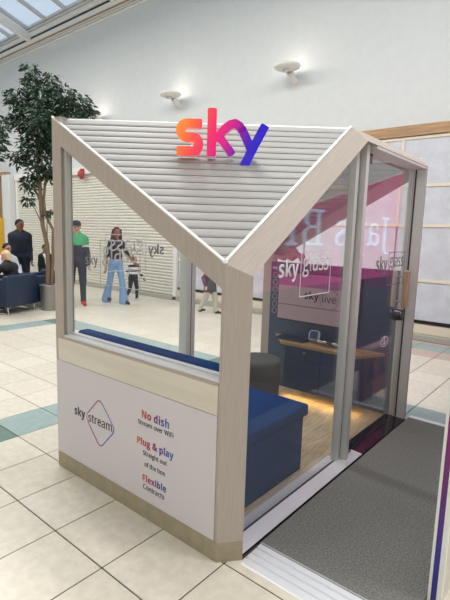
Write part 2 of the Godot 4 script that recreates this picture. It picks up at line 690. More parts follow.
	# alarm bell and poster stand
	var a := thing("alarm_bell", "small red alarm bell high on the cream shutter", "alarm", V(5.89, 3.1, -10.1))
	st = S()
	var rg := []
	for q in [Vector2(0.1, 0.0), Vector2(0.1, -0.04), Vector2(0.07, -0.08), Vector2(0.02, -0.09)]:
		rg.append(circle(V(q.y, 0, 0), V(0, q.x, 0), V(0, 0, q.x), 14))
	loft(st, rg, true)
	put("gong", st, M.red, a)
	st = S()
	bevel(st, V(-0.01, -0.14, -0.08), V(0.04, 0.14, 0.08), 0.01)
	put("back_box", st, M.red, a)
	var y := thing("poster_stand", "tall yellow advertising stand at the left edge behind the seated man", "sign", V(4.4, 0, -12.05), 0.7)
	st = S()
	bevel(st, V(-0.45, 0.1, -0.03), V(0.45, 1.85, 0.03), 0.01)
	put("board", st, M.yellow, y)
	st = S()
	bevel(st, V(-0.5, 0, -0.2), V(0.5, 0.1, 0.2), 0.02)
	put("foot", st, M.black, y)

# ================= the booth =================
# the two halves of the booth are alike, turned by half a turn about its middle
func half_turn(on: bool) -> Transform3D:
	if not on:
		return Transform3D()
	return Transform3D(Basis(V(0, 1, 0), PI), V(LB, 0, -LA))

func tr_pts(t: Transform3D, p: Array) -> Array:
	var o := []
	for q in p:
		o.append(t * q)
	return o

func plate(called: String, p: Array, d: Vector3, m: Material, parent: Node, t := Transform3D()) -> MeshInstance3D:
	var st := S()
	prism(st, tr_pts(t, p), t.basis * d)
	return put(called, st, m, parent)

func portal(k: Node3D, t: Transform3D, rear: bool) -> void:
	var sl := (HA - HV) / XM
	var dl := sqrt(XM * XM + (HA - HV) * (HA - HV))
	var yv := HV + sl * CI - CI * dl / XM
	var my := HA - CT
	var mx := CI + (my - yv) / sl
	var outer := [Vector2(0, 0.104), Vector2(0, HV), Vector2(XM, HA), Vector2(LB, HA), Vector2(LB, 0.0)]
	var inner := [Vector2(CI, 0.104), Vector2(CI, yv), Vector2(mx, my), Vector2(LB - CI, my), Vector2(LB - CI, 0.0)]
	var names := ["corner_post", "sloping_beam", "top_beam", "corner_post"]
	for i in 4:
		var rings := []
		for j in [i, i + 1]:
			var o: Vector2 = outer[j]
			var n: Vector2 = inner[j]
			var ob: float = 0.004 if j < 2 else (-0.004 if j > 2 else 0.0)
			var oy: float = -0.003 if (j == 2 or j == 3) else 0.0
			rings.append(tr_pts(t, [V(o.x, o.y, 0), V(n.x, n.y, CO), V(n.x, n.y, -0.055), V(o.x + ob, o.y + oy, -0.02 if j < 2 else -0.09)]))
		var st := S()
		loft(st, rings)
		put(names[i], st, M.wood, k)
	# plinth of the near corner
	plate("plinth", [V(0, 0, 0), V(CI, 0, CO), V(CI, 0, -0.055), V(0, 0, -0.09)], V(0, 0.104, 0), M.plinth, k, t)
	# mullion and frames
	var st := S()
	var q := tr_pts(t, [V(1.36, 0.0, -0.055), V(1.405, 0.0, -0.055), V(1.405, 0.0, 0.034), V(1.36, 0.0, 0.034)])
	prism(st, q, V(0, my, 0))
	put("mullion", st, M.alu, k)
	plate("window_stile", [V(1.30, 0.03, -0.05), V(1.345, 0.03, -0.05), V(1.345, 0.03, -0.005), V(1.30, 0.03, -0.005)], V(0, my - 0.03, 0), M.alu, k, t)
	plate("gasket", [V(1.345, 0.03, -0.05), V(1.36, 0.03, -0.05), V(1.36, 0.03, -0.01), V(1.345, 0.03, -0.01)], V(0, my - 0.03, 0), M.gasket, k, t)
	if not rear:
		plate("door_jamb", [V(LB - CI - 0.012, 0.0, -0.06), V(LB - CI - 0.001, 0.0, -0.06), V(LB - CI - 0.001, 0.0, CO - 0.004), V(LB - CI - 0.012, 0.0, CO - 0.004)], V(0, my - 0.001, 0), M.alu, k, t)
		plate("jamb_gasket", [V(LB - CI - 0.016, 0.03, -0.008), V(LB - CI - 0.011, 0.03, -0.008), V(LB - CI - 0.011, 0.03, 0.004), V(LB - CI - 0.016, 0.03, 0.004)], V(0, my - 0.045, 0), M.gasket, k, t)
	plate("door_head", [V(1.405, my - 0.02, -0.06), V(1.405, my - 0.001, -0.06), V(1.405, my - 0.001, CO - 0.004), V(1.405, my - 0.02, CO - 0.004)], V(LB - CI - 0.013 - 1.405, 0, 0), M.alu, k, t)
	# threshold: two white rails with a dark gasket, then a dark glossy rail under the door
	plate("sill_rail", [V(CI, 0, -0.09), V(CI, 0.035, -0.09), V(CI, 0.035, -0.03), V(CI, 0, -0.03)], V(1.345 - CI, 0, 0), M.alu_white, k, t)
	plate("sill_gasket", [V(CI, 0, -0.03), V(CI, 0.03, -0.03), V(CI, 0.03, -0.015), V(CI, 0, -0.015)], V(1.345 - CI, 0, 0), M.gasket, k, t)
	plate("sill_rail", [V(CI, 0, -0.015), V(CI, 0.035, -0.015), V(CI, 0.028, CO - 0.005), V(CI, 0, CO - 0.005)], V(1.55 - CI, 0, 0), M.alu_white, k, t)
	plate("sill_edge", [V(CI, 0, CO - 0.005), V(CI, 0.024, CO - 0.005), V(CI, 0.018, CO), V(CI, 0, CO)], V(LB - 2 * CI, 0, 0), M.dark_metal, k, t)
	plate("door_threshold", [V(1.55, 0, -0.02), V(1.55, 0.026, -0.02), V(1.55, 0.022, CO - 0.005), V(1.55, 0, CO - 0.005)], V(LB - CI - 1.55, 0, 0), M.dark_metal, k, t)
	plate("door_threshold", [V(1.405, 0, -0.09), V(1.405, 0.03, -0.09), V(1.405, 0.03, -0.03), V(1.405, 0, -0.03)], V(LB - CI - 1.405, 0, 0), M.dark_metal, k, t)
	# glass beside the door
	plate("window_pane", [V(CI, 0.035, -0.034), V(1.30, 0.035, -0.034), V(1.30, my, -0.034), V(mx, my, -0.034), V(CI, yv, -0.034)], V(0, 0, 0.01), M.clear_glass if rear else M.glass, k, t)
	# glass door with patch pivots, pull handles and lock
	var dr := plate("glass_door", [V(1.412, 0.035, -0.02), V(LB - CI - 0.018, 0.035, -0.02), V(LB - CI - 0.018, my - 0.03, -0.02), V(1.412, my - 0.03, -0.02)], V(0, 0, 0.01), M.clear_glass if rear else M.glass, k, t)
	for y in [[0.034, 0.1], [my - 0.10, my - 0.03]]:
		st = S()
		var a := t * V(1.412, y[0], -0.035)
		var b := t * V(1.52, y[1], 0.008)
		bevel(st, V(minf(a.x, b.x), y[0], minf(a.z, b.z)), V(maxf(a.x, b.x), y[1], maxf(a.z, b.z)), 0.004)
		put("pivot_patch", st, M.dark_metal, dr)
	if rear:
		return
	for w in [[V(2.285, 1.03, 0.02), V(2.345, 1.345, 0.06), "brass"], [V(2.30, 1.03, -0.075), V(2.35, 1.345, -0.045), "alu"]]:
		st = S()
		var a := t * (w[0] as Vector3)
		var b := t * (w[1] as Vector3)
		bevel(st, V(minf(a.x, b.x), a.y, minf(a.z, b.z)), V(maxf(a.x, b.x), b.y, maxf(a.z, b.z)), 0.008)
		put("pull_handle", st, M[w[2]], dr)
		for y in [1.08, 1.29]:
			st = S()
			tube(st, [t * V(2.315, y, -0.05), t * V(2.315, y, 0.025)], [0.008], 8)
			put("handle_stud", st, M.alu, dr)
	st = S()
	tube(st, [t * V(2.32, 0.965, -0.03), t * V(2.32, 0.965, 0.03)], [0.05, 0.045], 16)
	put("lock", st, M.dark_metal, dr)

func fascia_and_louvre(k: Node3D, t: Transform3D) -> void:
	# sloping fascia over the low face
	plate("sloping_fascia", [V(0, HA, -LA), V(0, HV, -0.001), V(0, HV - 0.122, -0.001), V(0, HA - 0.125, -LA)], V(0.035, 0, 0), M.wood, k, t)
	# white edge trims beside the folded roof
	var a := V(0, HA, -LA)
	var m := V(XM, HA, 0)
	var v := V(0, HV, 0)
	var out := V(-0.5, 0.75, 0.43).normalized()
	for e in [[a, v], [v, m]]:
		var c: Vector3 = (a + m + v) / 3.0
		var mid: Vector3 = (e[0] + e[1]) / 2.0
		var inw: Vector3 = (c - mid).normalized() * 0.014
		plate("edge_trim", [e[0], e[1], e[1] + inw, e[0] + inw], out * 0.008, M.white_trim, k, t)
	# horizontal slats of the folded corner
	var nrm := (v - a).cross(m - a).normalized()
	if nrm.y < 0.0:
		nrm = -nrm
	var n := 20
	for i in n:
		var rings := []
		var s0 := (i + 0.0) / n
		var ds := 1.0 / n
		var prof := [[0.0, -0.0035], [0.2, 0.0005], [0.5, 0.003], [0.85, 0.0035], [1.05, 0.001], [1.05, -0.0025], [0.85, 0.0], [0.5, -0.002], [0.2, -0.005], [0.0, -0.009]]
		var left := []
		var right := []
		for q in prof:
			var s: float = minf(s0 + ds * q[0], 0.975)
			left.append(t * (a.lerp(v, s) + nrm * (q[1] - 0.004)))
			right.append(t * (m.lerp(v, s) + nrm * (q[1] - 0.004)))
		var st := S()
		loft(st, [left, right])
		put("louvre_slat", st, M.slat, k)
	# ridge bar
	var st := S()
	tube(st, [t * (a + V(0.02, -0.02, 0.02)), t * (m + V(-0.01, -0.02, -0.02))], [0.018], 8)
	put("ridge_bar", st, M.white_trim, k)

func build_booth() -> Node3D:
	var k := thing("display_booth", "pale wood and glass promotional booth with folded louvred roof corner and coloured logo", "booth")
	var st: SurfaceTool
	for on in [false, true]:
		var t := half_turn(on)
		portal(k, t, on)
		fascia_and_louvre(k, t)
	# flat part of the roof: open slats between the two ridges
	var a := V(0, HA - 0.03, -LA)
	var m := V(XM, HA - 0.03, 0)
	var c := V(LB, HA - 0.03, 0)
	var b := V(LB - XM, HA - 0.03, -LA)
	for i in 9:
		var s0 := (i + 0.36) / 9.0
		var s1 := (i + 0.64) / 9.0
		plate("roof_slat", [a.lerp(b, s0), a.lerp(b, s1), m.lerp(c, s1), m.lerp(c, s0)], V(0, 0.02, 0), M.slat, k)
	# low face: plinth, lower panel, upper panel, sill
	st = S()
	boxz(st, V(0, 0, -LA), V(0.09, 0.104, -0.091))
	put("plinth", st, M.plinth, k)
	st = S()
	bevel(st, V(0.0, 0.105, -LA), V(0.09, 0.7455, -0.022), 0.0015)
	var lower := put("lower_panel", st, M.lilac, k)
	st = S()
	bevel(st, V(0.001, 0.748, -LA), V(0.09, 0.893, -0.022), 0.0015)
	put("upper_panel", st, M.cream, k)
	st = S()
	boxz(st, V(0.0, 0.894, -LA), V(0.09, 0.909, -0.02))
	put("sill_board", st, M.wood, k)
	st = S()
	boxz(st, V(0.006, 0.909, -LA + 0.08), V(0.05, 0.922, -0.02))
	put("sill_rail", st, M.alu_white, k)
	st = S()
	boxz(st, V(0.056, 0.909, -LA + 0.08), V(0.085, 0.93, -0.02))
	put("sill_rail", st, M.alu_white, k)
	# far left post and its window frame
	st = S()
	box(st, V(0.012, 0.909, -LA), V(0.09, HA - 0.1, -LA + 0.06))
	put("corner_post", st, M.wood, k)
	st = S()
	box(st, V(0.03, 0.922, -LA + 0.06), V(0.06, HA - 0.17, -LA + 0.07))
	put("gasket", st, M.gasket, k)
	st = S()
	box(st, V(0.03, 0.922, -LA + 0.069), V(0.06, HA - 0.18, -LA + 0.105))
	put("window_stile", st, M.alu, k)
	plate("window_pane", [V(0.05, 0.925, -LA + 0.1), V(0.05, 0.925, -0.012), V(0.05, HV - 0.1, -0.012), V(0.05, HA - 0.17, -LA + 0.1)], V(0.01, 0, 0), M.clear_glass, k)
	# media wall at the far end
	st = S()
	box(st, V(2.46, 0.02, -LA + 0.02), V(2.54, 1.175, -0.09))
	put("media_wall", st, M.navy_board, k)
	st = S()
	box(st, V(2.46, 1.175, -LA + 0.02), V(2.54, 1.325, -0.09))
	var band := put("media_wall_band", st, M.purple_board, k)
	band.set_meta("label", "purple strip along the top of the media wall")
	# wooden floor
	for i in 8:
		st = S()
		var z0 := -1.36 + i * 0.16
		boxx(st, V(0.09, 0.0, z0 + 0.001), V(2.46, 0.018, z0 + 0.159))
		put("floor_plank", st, M.oak[i % 3], k)
	# writing on the lower panel
	var R := V(0, 0, 1)
	var U := V(0, 1, 0)
	var vc := StandardMaterial3D.new()
	vc.vertex_color_use_as_albedo = true
	vc.roughness = 0.5
	M.print = vc
	var x := -0.0005
	letters("lettering", "sky", V(x, 0.405, -1.218), R, U, 0.115, M.ink, lower, true)
	letters("lettering", "stream", V(x, 0.418, -1.066), R, U, 0.238, M.ink, lower)
	var og := rgb(214, 120, 60)
	var pk := rgb(186, 50, 96)
	var pu := rgb(104, 66, 150)
	var bl := rgb(60, 118, 200)
	var dp := []
	# diamond with rounded corners
	var dc := [V(x, 0.442, -1.10), V(x, 0.594, -0.95), V(x, 0.438, -0.796), V(x, 0.28, -0.946)]
	for i in 4:
		var p0: Vector3 = dc[(i + 3) % 4]
		var p1: Vector3 = dc[i]
		var p2: Vector3 = dc[(i + 1) % 4]
		var q0 := p1 + (p0 - p1).normalized() * 0.04
		var q1 := p1 + (p2 - p1).normalized() * 0.04
		for s in 5:
			var f := s / 4.0
			dp.append(q0.lerp(p1, f).lerp(p1.lerp(q1, f), f))
	var dg := []
	for i in dp.size():
		var q: Vector3 = dp[i]
		dg.append([rgb(210, 140, 110), rgb(160, 60, 110), rgb(110, 130, 190), rgb(50, 80, 180), rgb(140, 60, 120)][int(i * 5 / dp.size())])
	outline("diamond_outline", dp, V(-1, 0, 0), 0.003, vc, lower, dg)
	var g4 := [og, pk, pu, bl]
	letters("lettering", "No dish", V(x, 0.585, -0.56), R, U, 0.215, vc, lower, true, g4)
	letters("lettering", "Stream over WiFi", V(x, 0.545, -0.592), R, U, 0.28, M.ink, lower)
	letters("lettering", "Plug & play", V(x, 0.415, -0.598), R, U, 0.29, vc, lower, true, g4)
	letters("lettering", "Straight out", V(x, 0.367, -0.548), R, U, 0.19, M.ink, lower)
	letters("lettering", "of the box", V(x, 0.312, -0.535), R, U, 0.165, M.ink, lower)
	letters("lettering", "Flexible", V(x, 0.222, -0.55), R, U, 0.19, vc, lower, true, g4)
	letters("lettering", "Contracts", V(x, 0.176, -0.545), R, U, 0.17, M.ink, lower)
	# white writing on the panes
	window_words(k, V(0.0485, 1.37, -1.15), V(0, 0, 1), V(0, 1, 0), 0.125, 0.36, M.vinyl_grey, M.vinyl_pale)
	window_words(k, V(0.92, 1.40, -1.4165 + 0.02), V(-1, 0, 0), V(0, 1, 0), 0.16, 0.36, M.vinyl_grey, M.vinyl)
	window_words(k, V(0.475, 1.345, -0.0235), V(1, 0, 0), V(0, 1, 0), 0.2, 0.36, M.vinyl, M.vinyl)
	window_words(k, V(1.765, 1.325, -0.0095), V(1, 0, 0), V(0, 1, 0), 0.22, 0.36, M.vinyl_grey, M.vinyl_grey)
	# floor-level sticker with a number in a round frame
	var cpt := V(2.06, 0.776, -0.0095)
	outline("round_sticker", circle(cpt, V(0.075, 0, 0), V(0, 0.042, 0), 16), V(0, 0, 1), 0.003, M.vinyl, k)
	letters("lettering", "5", cpt + V(-0.02, -0.025, 0), V(1, 0, 0), U, 0.04, M.vinyl, k, true)
	# column of ring icons on the media wall
	for i in 6:
		outline("ring_icon", circle(V(2.459, 1.19 - i * 0.075, -1.345), V(0, 0.028, 0), V(0, 0, -0.028), 12), V(-1, 0, 0), 0.0025, M.vinyl_pale, k)
	letters("lettering", "sky", V(2.4595, 1.245, -1.385), V(0, 0, 1), U, 0.06, M.vinyl, k, true)
	big_logo(k)
	return k

func window_words(k: Node3D, at: Vector3, R: Vector3, U: Vector3, w1: float, w2: float, m1: Material, m2: Material) -> void:
	letters("lettering", "sky", at, R, U, w1, m1, k, true)
	letters("lettering", "glass", at + R * (w1 + 0.045) + U * 0.02, R, U, w2 * 0.86, m2, k)
	var o := at + R * (w1 + 0.025) - U * 0.09
	var out := R.cross(U)
	outline("square_outline", [o, o + R * w2, o + R * w2 + U * 0.26, o + U * 0.26], out, 0.0025, m2, k)

func big_logo(k: Node3D) -> void:
	var a := V(0, 0, -LA)
	var r := V(0.63941, 0, 0.76886)
	var n := V(-0.76886, 0, 0.63941)
	# sketch units are read off the sign: x 80..380, y 58..250, baseline 212
	var sc := 0.51 / 302.0
	var s := PackedVector2Array([Vector2(166, 110), Vector2(125, 110)])
	for i in 9:
		var t := PI * i / 8.0
		s.append(Vector2(118 - sin(t) * 22, 131.5 - cos(t) * 21.5))
	for i in 9:
		var t := PI * i / 8.0
		s.append(Vector2(140 + sin(t) * 16, 175 - cos(t) * 22))
	s.append(Vector2(84, 197))
	var strokes := [[[s, 15.0]],
		[[PackedVector2Array([Vector2(198, 60), Vector2(198, 212)]), 15.0], [PackedVector2Array([Vector2(206, 146), Vector2(222, 148), Vector2(268, 205)]), 13.0], [PackedVector2Array([Vector2(210, 160), Vector2(240, 124), Vector2(258, 110), Vector2(274, 106), Vector2(288, 114), Vector2(300, 132)]), 14.0]],
		[[PackedVector2Array([Vector2(292, 117), Vector2(306, 142), Vector2(330, 190)]), 14.0], [PackedVector2Array([Vector2(372, 108), Vector2(340, 170), Vector2(304, 243)]), 14.5]]]
	var gt := Gradient.new()
	gt.offsets = PackedFloat32Array([0.0, 0.2, 0.42, 0.58, 0.72, 0.85, 1.0])
	gt.colors = PackedColorArray([rgb(255, 146, 48), rgb(255, 84, 70), rgb(242, 24, 112), rgb(206, 14, 140), rgb(120, 16, 170), rgb(50, 14, 190), rgb(34, 20, 214)])
	var tx := GradientTexture2D.new()
	tx.gradient = gt
	tx.width = 256
	tx.height = 32
	var lm := mat(Color.WHITE, 0.12)
	lm.albedo_texture = tx
	lm.clearcoat_enabled = true
	lm.clearcoat = 0.6
	lm.clearcoat_roughness = 0.03
	lm.emission_enabled = true
	lm.emission_texture = tx
	lm.emission = Color.BLACK
	lm.emission_energy_multiplier = 0.35
	var sign := Node3D.new()
	sign.name = "logo_sign"
	k.add_child(sign)
	sign.set_meta("label", "orange to blue gradient letters standing on the louvred roof corner")
	var off := 0.30
	for L in strokes:
		var polys := []
		for q in L:
			for p in Geometry2D.offset_polyline(q[0], q[1], Geometry2D.JOIN_ROUND, Geometry2D.END_ROUND if q[1] < 0.0 else Geometry2D.END_BUTT):
				polys.append(p)
		var merged := [polys[0]]
		for i in range(1, polys.size()):
			var nm := Geometry2D.merge_polygons(merged[0], polys[i])
			merged[0] = nm[0]
			for j in range(1, nm.size()):
				if not Geometry2D.is_polygon_clockwise(nm[j]):
					merged.append(nm[j])
		for i in merged.size():
			var inn := Geometry2D.offset_polygon(merged[i], -6.0, Geometry2D.JOIN_ROUND)
			if inn.size() > 0:
				var o2 := Geometry2D.offset_polygon(inn[0], 6.0, Geometry2D.JOIN_ROUND)
				merged[i] = o2[0]
		var st := S()
		var back := S()
		for p in merged:
			for layer in 2:
				var front := []
				for q in p:
					var al: float = 0.80 + (q.x - 80.0) * sc
					var y: float = 2.02 + (212.0 - q.y) * sc
					front.append(a + r * al + n * (off + (0.0 if layer == 1 else -0.012)) + V(0, y, 0))
				if layer == 1:
					# coloured face: bevelled slab, with the gradient laid along the word
					var tt := S()
					prism(tt, front, n * 0.03)
					tt.generate_normals()
					var arr := tt.commit_to_arrays()
					var vs: PackedVector3Array = arr[Mesh.ARRAY_VERTEX]
					var ns: PackedVector3Array = arr[Mesh.ARRAY_NORMAL]
					for i in vs.size():
						var al := (vs[i] - a).dot(r)
						var g := clampf((al - 0.80) / 0.51 + (2.13 - vs[i].y) * 0.85, 0.01, 0.99)
						st.set_normal(ns[i])
						st.set_uv(Vector2(g, 0.5))
						st.add_vertex(vs[i])
				else:
					prism(back, front, n * 0.011)
		put_mesh("letter", st.commit(), lm, sign)
		put("letter_back", back, M.white_trim, sign)
	for al in [0.88, 1.0, 1.2]:
		var st := S()
		tube(st, [a + r * al + n * 0.02 + V(0, 2.16, 0), a + r * al + n * 0.295 + V(0, 2.06, 0)], [0.006], 6)
		put("bracket", st, M.alu, sign)

func build_booth_things() -> void:
	var st: SurfaceTool
	# bench
	var b := thing("bench", "blue upholstered bench with a back along the booth's low panel", "bench", V(0.1, 0.018, -0.13))
	st = S()
	bevel(st, V(0.02, 0, -1.2), V(0.96, 0.385, -0.02), 0.006)
	put("base", st, M.navy_cloth, b)
	st = S()
	rbox(st, V(0, 0.385, -1.22), V(0.99, 0.465, 0), 0.014)
	put("seat_cushion", st, M.navy_cloth, b)
	st = S()
	rbox(st, V(-0.005, 0.4, -1.2), V(0.085, 0.925, -0.02), 0.02)
	put("back_cushion", st, M.navy_cloth, b)
	# pouf
	var p := thing("round_pouf", "dark grey round upholstered pouf beside the blue bench", "stool", V(1.84, 0.018, -1.09))
	st = S()
	lathe(st, Vector3.ZERO, [Vector2(0.2, 0.0), Vector2(0.205, 0.02), Vector2(0.205, 0.28)], 28)
	put("body", st, M.pouf, p)
	st = S()
	lathe(st, Vector3.ZERO, [Vector2(0.2, 0.28), Vector2(0.212, 0.29), Vector2(0.214, 0.42), Vector2(0.205, 0.447), Vector2(0.17, 0.458), Vector2(0.05, 0.462)], 28)
	put("top_cushion", st, M.pouf, p)
	# cabinet under the television
	var c := thing("wall_cabinet", "navy drawer cabinet with an oak edged shelf under the television", "cabinet", V(2.2, 0, -0.62))
	st = S()
	box(st, V(0.012, 0.115, -0.42), V(0.258, 0.55, 0.38))
	put("body", st, M.cabinet, c)
	st = S()
	prism(st, [V(0.26, 0.55, -0.69), V(-0.02, 0.55, -0.44), V(-0.02, 0.55, 0.33), V(0.26, 0.55, 0.48)], V(0, 0.026, 0))
	put("shelf_top", st, M.shelf_oak, c)
	for i in 2:
		for j in 3:
			st = S()
			bevel(st, V(0.0, 0.12 + j * 0.143, -0.418 + i * 0.4), V(0.012, 0.258 + j * 0.143, -0.024 + i * 0.4), 0.002)
			var d := put("drawer", st, M.cabinet, c)
			if j == 2 and i == 0:
				st = S()
				tube(st, [V(0.0, 0.5, -0.19), V(-0.012, 0.5, -0.19)], [0.01], 10)
				put("keyhole", st, M.brass, d)
	st = S()
	box(st, V(0.03, 0.108, -0.4), V(0.05, 0.114, 0.36))
	put("light_strip", st, glow(rgb(255, 214, 150), 3.0), c)
	var l := AreaLight3D.new()
	l.name = "strip_light"
	l.area_size = Vector2(0.03, 0.76)
	l.light_color = rgb(255, 208, 140)
	l.light_energy = 0.12
	l.area_normalize_energy = true
	l.area_range = 10.0
	l.shadow_enabled = true
	c.add_child(l)
	l.position = V(0.04, 0.1, -0.02)
	l.rotation = V(-PI / 2, 0, 0)
	# television
	var t := thing("television", "wall mounted television showing a mauve start page", "television", V(2.457, 0.99, -0.84))
	st = S()
	bevel(st, V(-0.035, -0.25, -0.445), V(0, 0.248, 0.445), 0.005)
	put("casing", st, M.black, t)
	st = S()
	box(st, V(-0.0365, -0.235, -0.437), V(-0.035, 0.24, 0.437))
	var scr := put("screen", st, glow(rgb(132, 112, 116), 0.55), t)
	st = S()
	box(st, V(-0.0372, 0.11, -0.437), V(-0.0365, 0.24, 0.437))
	put("screen_banner", st, glow(rgb(128, 62, 104), 0.5), scr)
	st = S()
	box(st, V(-0.0372, -0.09, -0.437), V(-0.0365, -0.078, 0.437))
	put("screen_line", st, glow(rgb(96, 80, 88), 0.5), scr)
	letters("lettering", "sky", V(-0.0372, -0.03, -0.13), V(0, 0, 1), V(0, 1, 0), 0.16, M.black, scr, true)
	letters("lettering", "live", V(-0.0372, -0.02, 0.065), V(0, 0, 1), V(0, 1, 0), 0.15, M.black, scr)
	outline("ring_mark", circle(V(-0.0372, 0.015, 0.14), V(0, 0.1, 0), V(0, 0, -0.1), 24), V(-1, 0, 0), 0.003, mat(rgb(110, 70, 140), 0.5), scr)
	# things on the shelf
	var tr := thing("display_tray", "thin black tray lying on the left of the oak shelf", "tray", V(2.33, 0.577, -1.03), 0.06)
	st = S()
	bevel(st, V(-0.09, 0, -0.17), V(0.09, 0.012, 0.17), 0.005)
	put("base", st, M.black, tr)
	st = S()
	bevel(st, V(-0.08, 0.012, -0.16), V(0.08, 0.016, 0.16), 0.003)
	put("pad", st, M.navy_side, tr)
	var ca := thing("speaker_case", "rounded blue and pale grey case propped upright on the oak shelf", "case", V(2.33, 0.577, -0.79), 0.35)
	st = S()
	rbox(st, V(-0.035, 0, -0.055), V(0.035, 0.11, 0.055), 0.03)
	var bd := put("shell", st, mat(rgb(168, 182, 200), 0.4), ca)
	bd.rotation.z = -0.5
	bd.position.y = 0.02
	st = S()
	rbox(st, V(-0.042, 0.02, -0.038), V(-0.03, 0.092, 0.038), 0.005)
	put("front_pad", st, mat(rgb(40, 62, 108), 0.5), bd)
	var cols := [rgb(238, 238, 238), rgb(238, 238, 238), rgb(60, 80, 112), rgb(236, 236, 238)]
	var nm := ["white remote control standing next to the blue case", "white remote control second from the blue case", "dark blue remote control between the white ones", "white remote control furthest from the blue case"]
	for i in 4:
		var rc := thing("remote_control", nm[i], "remote", V(2.31, 0.577, -0.70 + i * 0.05), 0.0, "remotes on the oak shelf")
		st = S()
		bevel(st, V(-0.06, 0, -0.018), V(0.06, 0.02, 0.018), 0.006)
		var rb := put("body", st, mat(cols[i], 0.4), rc)
		rb.rotation.z = -0.35
		rb.position.y = 0.021
		st = S()
		lathe(st, V(-0.03, 0.02, 0), [Vector2(0.012, 0), Vector2(0.012, 0.003), Vector2(0.003, 0.004)], 12)
		put("dial", st, M.black, rb)
	# pink soft bundle on the media wall
	var pk := thing("soft_bundle", "crumpled pink soft bundle lying on top of the purple strip", "bundle", V(2.5, 1.325, -1.17))
	var acc := Acc.new()
	var bones := []
	var rr := RandomNumberGenerator.new()
	rr.seed = 4
	for i in 16:
		var u := rr.randf_range(-1, 1)
		var h := (1.0 - u * u) * 0.1
		var a := V(rr.randf_range(-0.03, 0.03), 0.03 + rr.randf() * h, u * 0.13)
		var q := a + V(rr.randf_range(-0.02, 0.02), rr.randf_range(-0.02, 0.02), rr.randf_range(-0.06, 0.06))
		q.y = maxf(q.y, 0.028)
		bones.append([a, q, 0.03, 0.024, Color.WHITE])
	sdf_mesh(acc, bones, 0.009, 0.008)
	put_mesh("folds", acc.mesh(), M.pink, pk)

func build_mat() -> void:
	var st: SurfaceTool
	var m := thing("entrance_mat", "grey carpet mat beside the booth, edged with white metal strips", "mat")
	st = S()
	box(st, V(0.245, 0.0, CO + 0.003), V(2.555, 0.016, 0.855))
	put("carpet", st, M.carpet, m)
	st = S()
	var prof := [V(0.075, 0, 0), V(0.08, 0.004, 0)]
	for i in 4:
		var x0 := 0.085 + i * 0.042
		var y0 := 0.005 + i * 0.0035
		prof.append(V(x0, y0 + 0.002, 0))
		prof.append(V(x0 + 0.028, y0 + 0.005, 0))
		prof.append(V(x0 + 0.03, y0 - 0.002, 0))
		prof.append(V(x0 + 0.038, y0 - 0.002, 0))
	prof.append(V(0.252, 0.022, 0))
	prof.append(V(0.252, 0, 0))
	prism(st, shift(prof, V(0, 0, 0.095)), V(0, 0, 0.76))
	put("ramp_strip", st, M.alu_white, m)
	st = S()
	bevel(st, V(2.55, 0, CO + 0.003), V(2.605, 0.02, 0.855), 0.004)
	put("edge_strip", st, M.alu_white, m)

